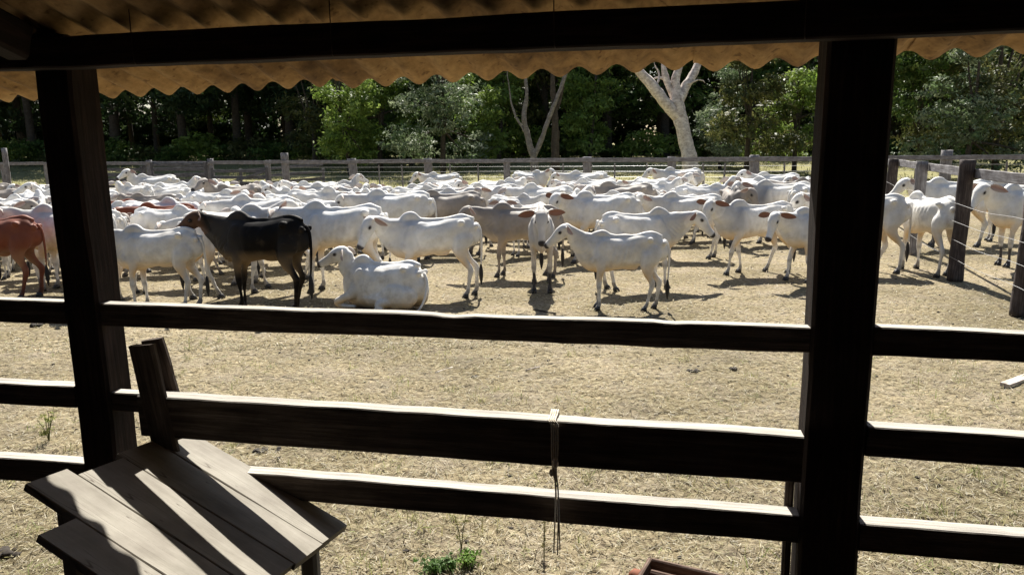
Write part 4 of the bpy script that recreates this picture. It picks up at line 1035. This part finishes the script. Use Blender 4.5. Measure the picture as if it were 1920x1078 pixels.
dead('dead_tree', b, [[(1001, 300, .24, DT2), (990, 260, .19, DT2), (983, 220, .16, DT2), (988, 180, .12, DT2), (984, 140, .10, DT2), (980, 90, .07, DT2)],
    [(1001, 296, .18, DT2), (1018, 255, .15, DT2), (1032, 215, .13, DT2), (1046, 180, .13, DT2), (1062, 135, .11, DT2), (1075, 90, .07, DT2)],
    [(990, 255, .07, DT2), (965, 215, .06, DT2), (955, 170, .04, DT2), (950, 130, .03, DT2)]],
    'slim pale dead tree with two leaning stems beside a dark trunk', M_greybark)
b = gp(1041, 337); DT3 = (b - Vector((0, 0, CAM_H))).dot(fwd)
dead('bare_trunk', b, [[(1041, 300, .28, DT3), (1041, 240, .24, DT3), (1040, 200, .2, DT3), (1036, 165, .17, DT3), (1038, 100, .12, DT3)], [(1040, 215, .12, DT3), (1052, 180, .09, DT3), (1058, 150, .06, DT3)]],
    'dark bare trunk rising right of the slim pale dead stems', M_bark)

# ------------------------------------------------------------ straw, grass, dung
def blades(n, xs, ys, length, width, flat, cols, seed, bias=1.0, zfun=True, ylist=None):
    g = np.random.default_rng(seed)
    if ylist is not None: cx, cy = ylist
    else:
        cy = ys[0] + (ys[1] - ys[0]) * g.random(n) ** bias
        cx = g.uniform(-1, 1, n) * (cy * .72 + .6) + xs
    n = len(cx)
    cz = ground_z(cx, cy) if True else 0
    L = length * g.uniform(.4, 1.5, n); az = g.uniform(0, 6.283, n); el = np.abs(g.normal(0, flat, n)); el = np.clip(el, 0, 1.45)
    d = np.stack([np.cos(az) * np.cos(el), np.sin(az) * np.cos(el), np.sin(el)], -1)
    w_ = np.stack([-np.sin(az), np.cos(az), g.normal(0, .3, n)], -1) * (width * g.uniform(.6, 1.4, n))[:, None]
    b0 = np.stack([cx, cy, cz + .003 + .012 * g.random(n)], -1); bend = np.stack([np.zeros(n), np.zeros(n), -L * .25 * g.random(n) * np.sin(el)], -1)
    m = b0 + d * (L * .55)[:, None]; t = b0 + d * L[:, None] + bend
    V = np.stack([b0 - w_, b0 + w_, m + w_ * .8, m - w_ * .8, t], 1).reshape(-1, 3)
    base = np.arange(n)[:, None] * 5
    T = np.concatenate([base + [0, 1, 2], base + [0, 2, 3], base + [3, 2, 4]], 1).reshape(-1, 3)
    cl = np.array(cols)[g.integers(0, len(cols), n)] * g.uniform(.7, 1.25, n)[:, None]
    cc = np.repeat(np.concatenate([np.clip(cl, 0, 1), np.ones((n, 1))], 1), 5, 0)
    return V, T, cc
STRAW = [(.44, .38, .25), (.35, .30, .18), (.56, .51, .38), (.24, .19, .12), (.42, .38, .23), (.33, .31, .16), (.5, .46, .36)]
V, T, cc = blades(95000, 0, (3.0, 9.5), .05, .0022, .28, STRAW, 1, 1.25)
tag(link('dry_grass', np_mesh('dry_grass', V, T, False, cc), M_blade), 'flattened dry straw and grass covering the yard nearest the fence', 'dry grass', kind='stuff')
V, T, cc = blades(60000, 0, (9, 30), .06, .005, .3, STRAW, 2, 1.3)
tag(link('dry_grass', np_mesh('dry_grass', V, T, False, cc), M_blade), 'thin dry straw on the trampled yard under the herd', 'dry grass', kind='stuff')
# tufts: clumped upright blades, some green
g_ = np.random.default_rng(8)
cx, cy = [], []
for i in range(420):
    y = 3.3 + 6.5 * g_.random() ** 1.6; x = g_.uniform(-1, 1) * (y * .72 + .5); m = g_.integers(8, 26); r = g_.uniform(.02, .09)
    cx += list(x + g_.normal(0, r, m)); cy += list(y + g_.normal(0, r, m))
V, T, cc = blades(0, 0, None, .075, .0024, .9, [(.36, .33, .14), (.28, .3, .1), (.42, .38, .2), (.2, .25, .07), (.5, .44, .27)], 5, ylist=(np.array(cx), np.array(cy)))
tag(link('grass_tufts', np_mesh('grass_tufts', V, T, False, cc), M_blade), 'small upright tufts of half-green grass among the straw', 'grass', kind='stuff')
cx, cy = [], []
for i in range(3600):
    x = g_.uniform(-50, 50); y = 37 - .385 * x + g_.uniform(0, 45); m = 12
    cx += list(x + g_.normal(0, .3, m)); cy += list(y + g_.normal(0, .3, m))
V, T, cc = blades(0, 0, None, .28, .02, .8, [(.29, .28, .12), (.23, .24, .09), (.38, .35, .19)], 6, ylist=(np.array(cx), np.array(cy)))
tag(link('pasture_grass', np_mesh('pasture_grass', V, T, False, cc), M_blade), 'greener longer grass of the pasture beyond the far fence', 'grass', kind='stuff')

def weed(px, py, h, n, spread, cols, label, name='weed', seed=0, stem=True, leaf=.03):
    p = gp(px, py); g = random.Random(seed); r = empty(name, (p.x, p.y, tz(p.x, p.y)), label=label, cat='weed')
    A = Acc(); bl = []; tips = []
    for k in range(n):
        a = g.uniform(0, 6.28); q = spread * g.uniform(.3, 1); hh = h * g.uniform(.6, 1)
        tip = (q * math.cos(a), q * math.sin(a), hh); tips.append(tip)
        A.add(loft([(0, 0, -.01, .004, .004), (tip[0] * .35, tip[1] * .35, hh * .5, .003, .003), (*tip, .0015, .0015)], (1, 0, .1), 6, 5))
        for t in (.35, .5, .65, .8, .95): bl.append((tip[0] * t, tip[1] * t, hh * t, leaf, leaf, leaf * .6))
    o = link('stem', A.mesh('stem'), M_stem, r)
    V, Fq, cc = leaf_cloud(n * 45, bl, leaf * .6, cols, seed); link('leaves', np_mesh('leaves', V, Fq, False, cc), M_leaf, r)
M_stem = simple('green_brown_stem', (.12, .13, .05), .7, 40)
weed(92, 826, .32, 5, .08, [(.26, .3, .08), (.33, .34, .12)], 'thin yellow-green seedling growing left of the left shed post', seed=1, leaf=.022)
weed(820, 1068, .07, 9, .085, [(.08, .15, .04), (.12, .20, .06)], 'low bright green weed on the ground at the bottom centre', seed=2, leaf=.03)
weed(875, 1062, .09, 6, .06, [(.14, .26, .05), (.2, .3, .08)], 'small green weed right of the brighter green weed', seed=3, leaf=.025)
weed(1020, 1045, .30, 2, .04, [(.2, .17, .07), (.25, .22, .1)], 'thin dry stalk standing beside the hanging twine', name='dry_stalk', seed=4, leaf=.014)
weed(865, 1030, .25, 2, .05, [(.2, .2, .07), (.25, .25, .1)], 'thin leafy stalk standing left of the hanging twine', name='dry_stalk', seed=5, leaf=.014)
def dung(px, py, n, r, label, seed):
    p = gp(px, py); g = random.Random(seed); A = Acc()
    for k in range(n):
        rr = g.uniform(.35, 1) * r; A.add(ellipsoid((g.gauss(0, r * .75), g.gauss(0, r * .6), rr * .35), (rr, rr * .8, rr * .5), Matrix.Rotation(g.uniform(0, 3), 3, 'Z'), 8, 6))
    A.V = [v + np.array([noise.noise(Vector(v * 40)) * r * .3] * 3) for v in A.V]
    o = link('dung_pile', A.mesh('dung_pile'), M_dung); o.location = (p.x, p.y, tz(p.x, p.y)); tag(o, label, 'dung')
dung(1300, 697, 9, .045, 'dark dung pile in the open yard left of the right shed post', 1)
dung(1376, 692, 4, .035, 'smaller dark dung lump right of the larger pile', 2)
dung(487, 846, 11, .032, 'dark crumbled dung behind the tilted panel corner', 3)
dung(520, 843, 5, .028, 'bits of dark dung just right of the crumbled heap', 4)
dung(892, 705, 4, .028, 'small dark dung spot in the middle of the yard', 5)
dung(15, 1040, 10, .045, 'dark dung heap at the lower left corner of the yard', 6)
dung(1560, 583, 4, .04, 'dark dung lump near the thick right shed post', 7)
dung(70, 612, 7, .07, 'dark dung patch beyond the top plank at the left', 8)
# crumbs
g = random.Random(77); A = Acc()
for k in range(1500):
    y = 3.3 + 17 * g.random() ** 1.5; x = g.uniform(-1, 1) * (y * .72 + .4); r = (.003 + .012 * g.random() ** 3) * (1 + y * .05)
    A.add(ellipsoid((x, y, tz(x, y) + r * .25), (r * g.uniform(.8, 1.6), r, r * .55), Matrix.Rotation(g.uniform(0, 3), 3, 'Z'), 5, 3))
tag(link('dung_crumbs', A.mesh('dung_crumbs', False), M_dung), 'dark crumbs of dung and dirt scattered over the yard', 'dung crumbs', kind='stuff')
def stick(px0, py0, px1, py1, r, mat, label, name='stick', w=None):
    a, b = gp(px0, py0, r), gp(px1, py1, r)
    o = timber(name, a, b, w or r * 2, r * 2, mat, None, .004, .05, px0 * .1, rnd=.9 if w is None else 0, cham=.003); tag(o, label, 'stick' if name == 'stick' else 'board')
stick(1000, 580, 1042, 588, .012, M_bark, 'dark thin stick on the ground beyond the top plank, centre')
stick(816, 698, 848, 688, .008, M_deadwood, 'pale twig on the straw in the middle of the yard')
stick(985, 694, 1012, 688, .006, M_deadwood, 'short pale twig right of the longer pale twig')
stick(1884, 722, 1960, 694, .02, M_deadwood, 'pale board piece lying on the yard at the right edge', 'board_piece', .09)
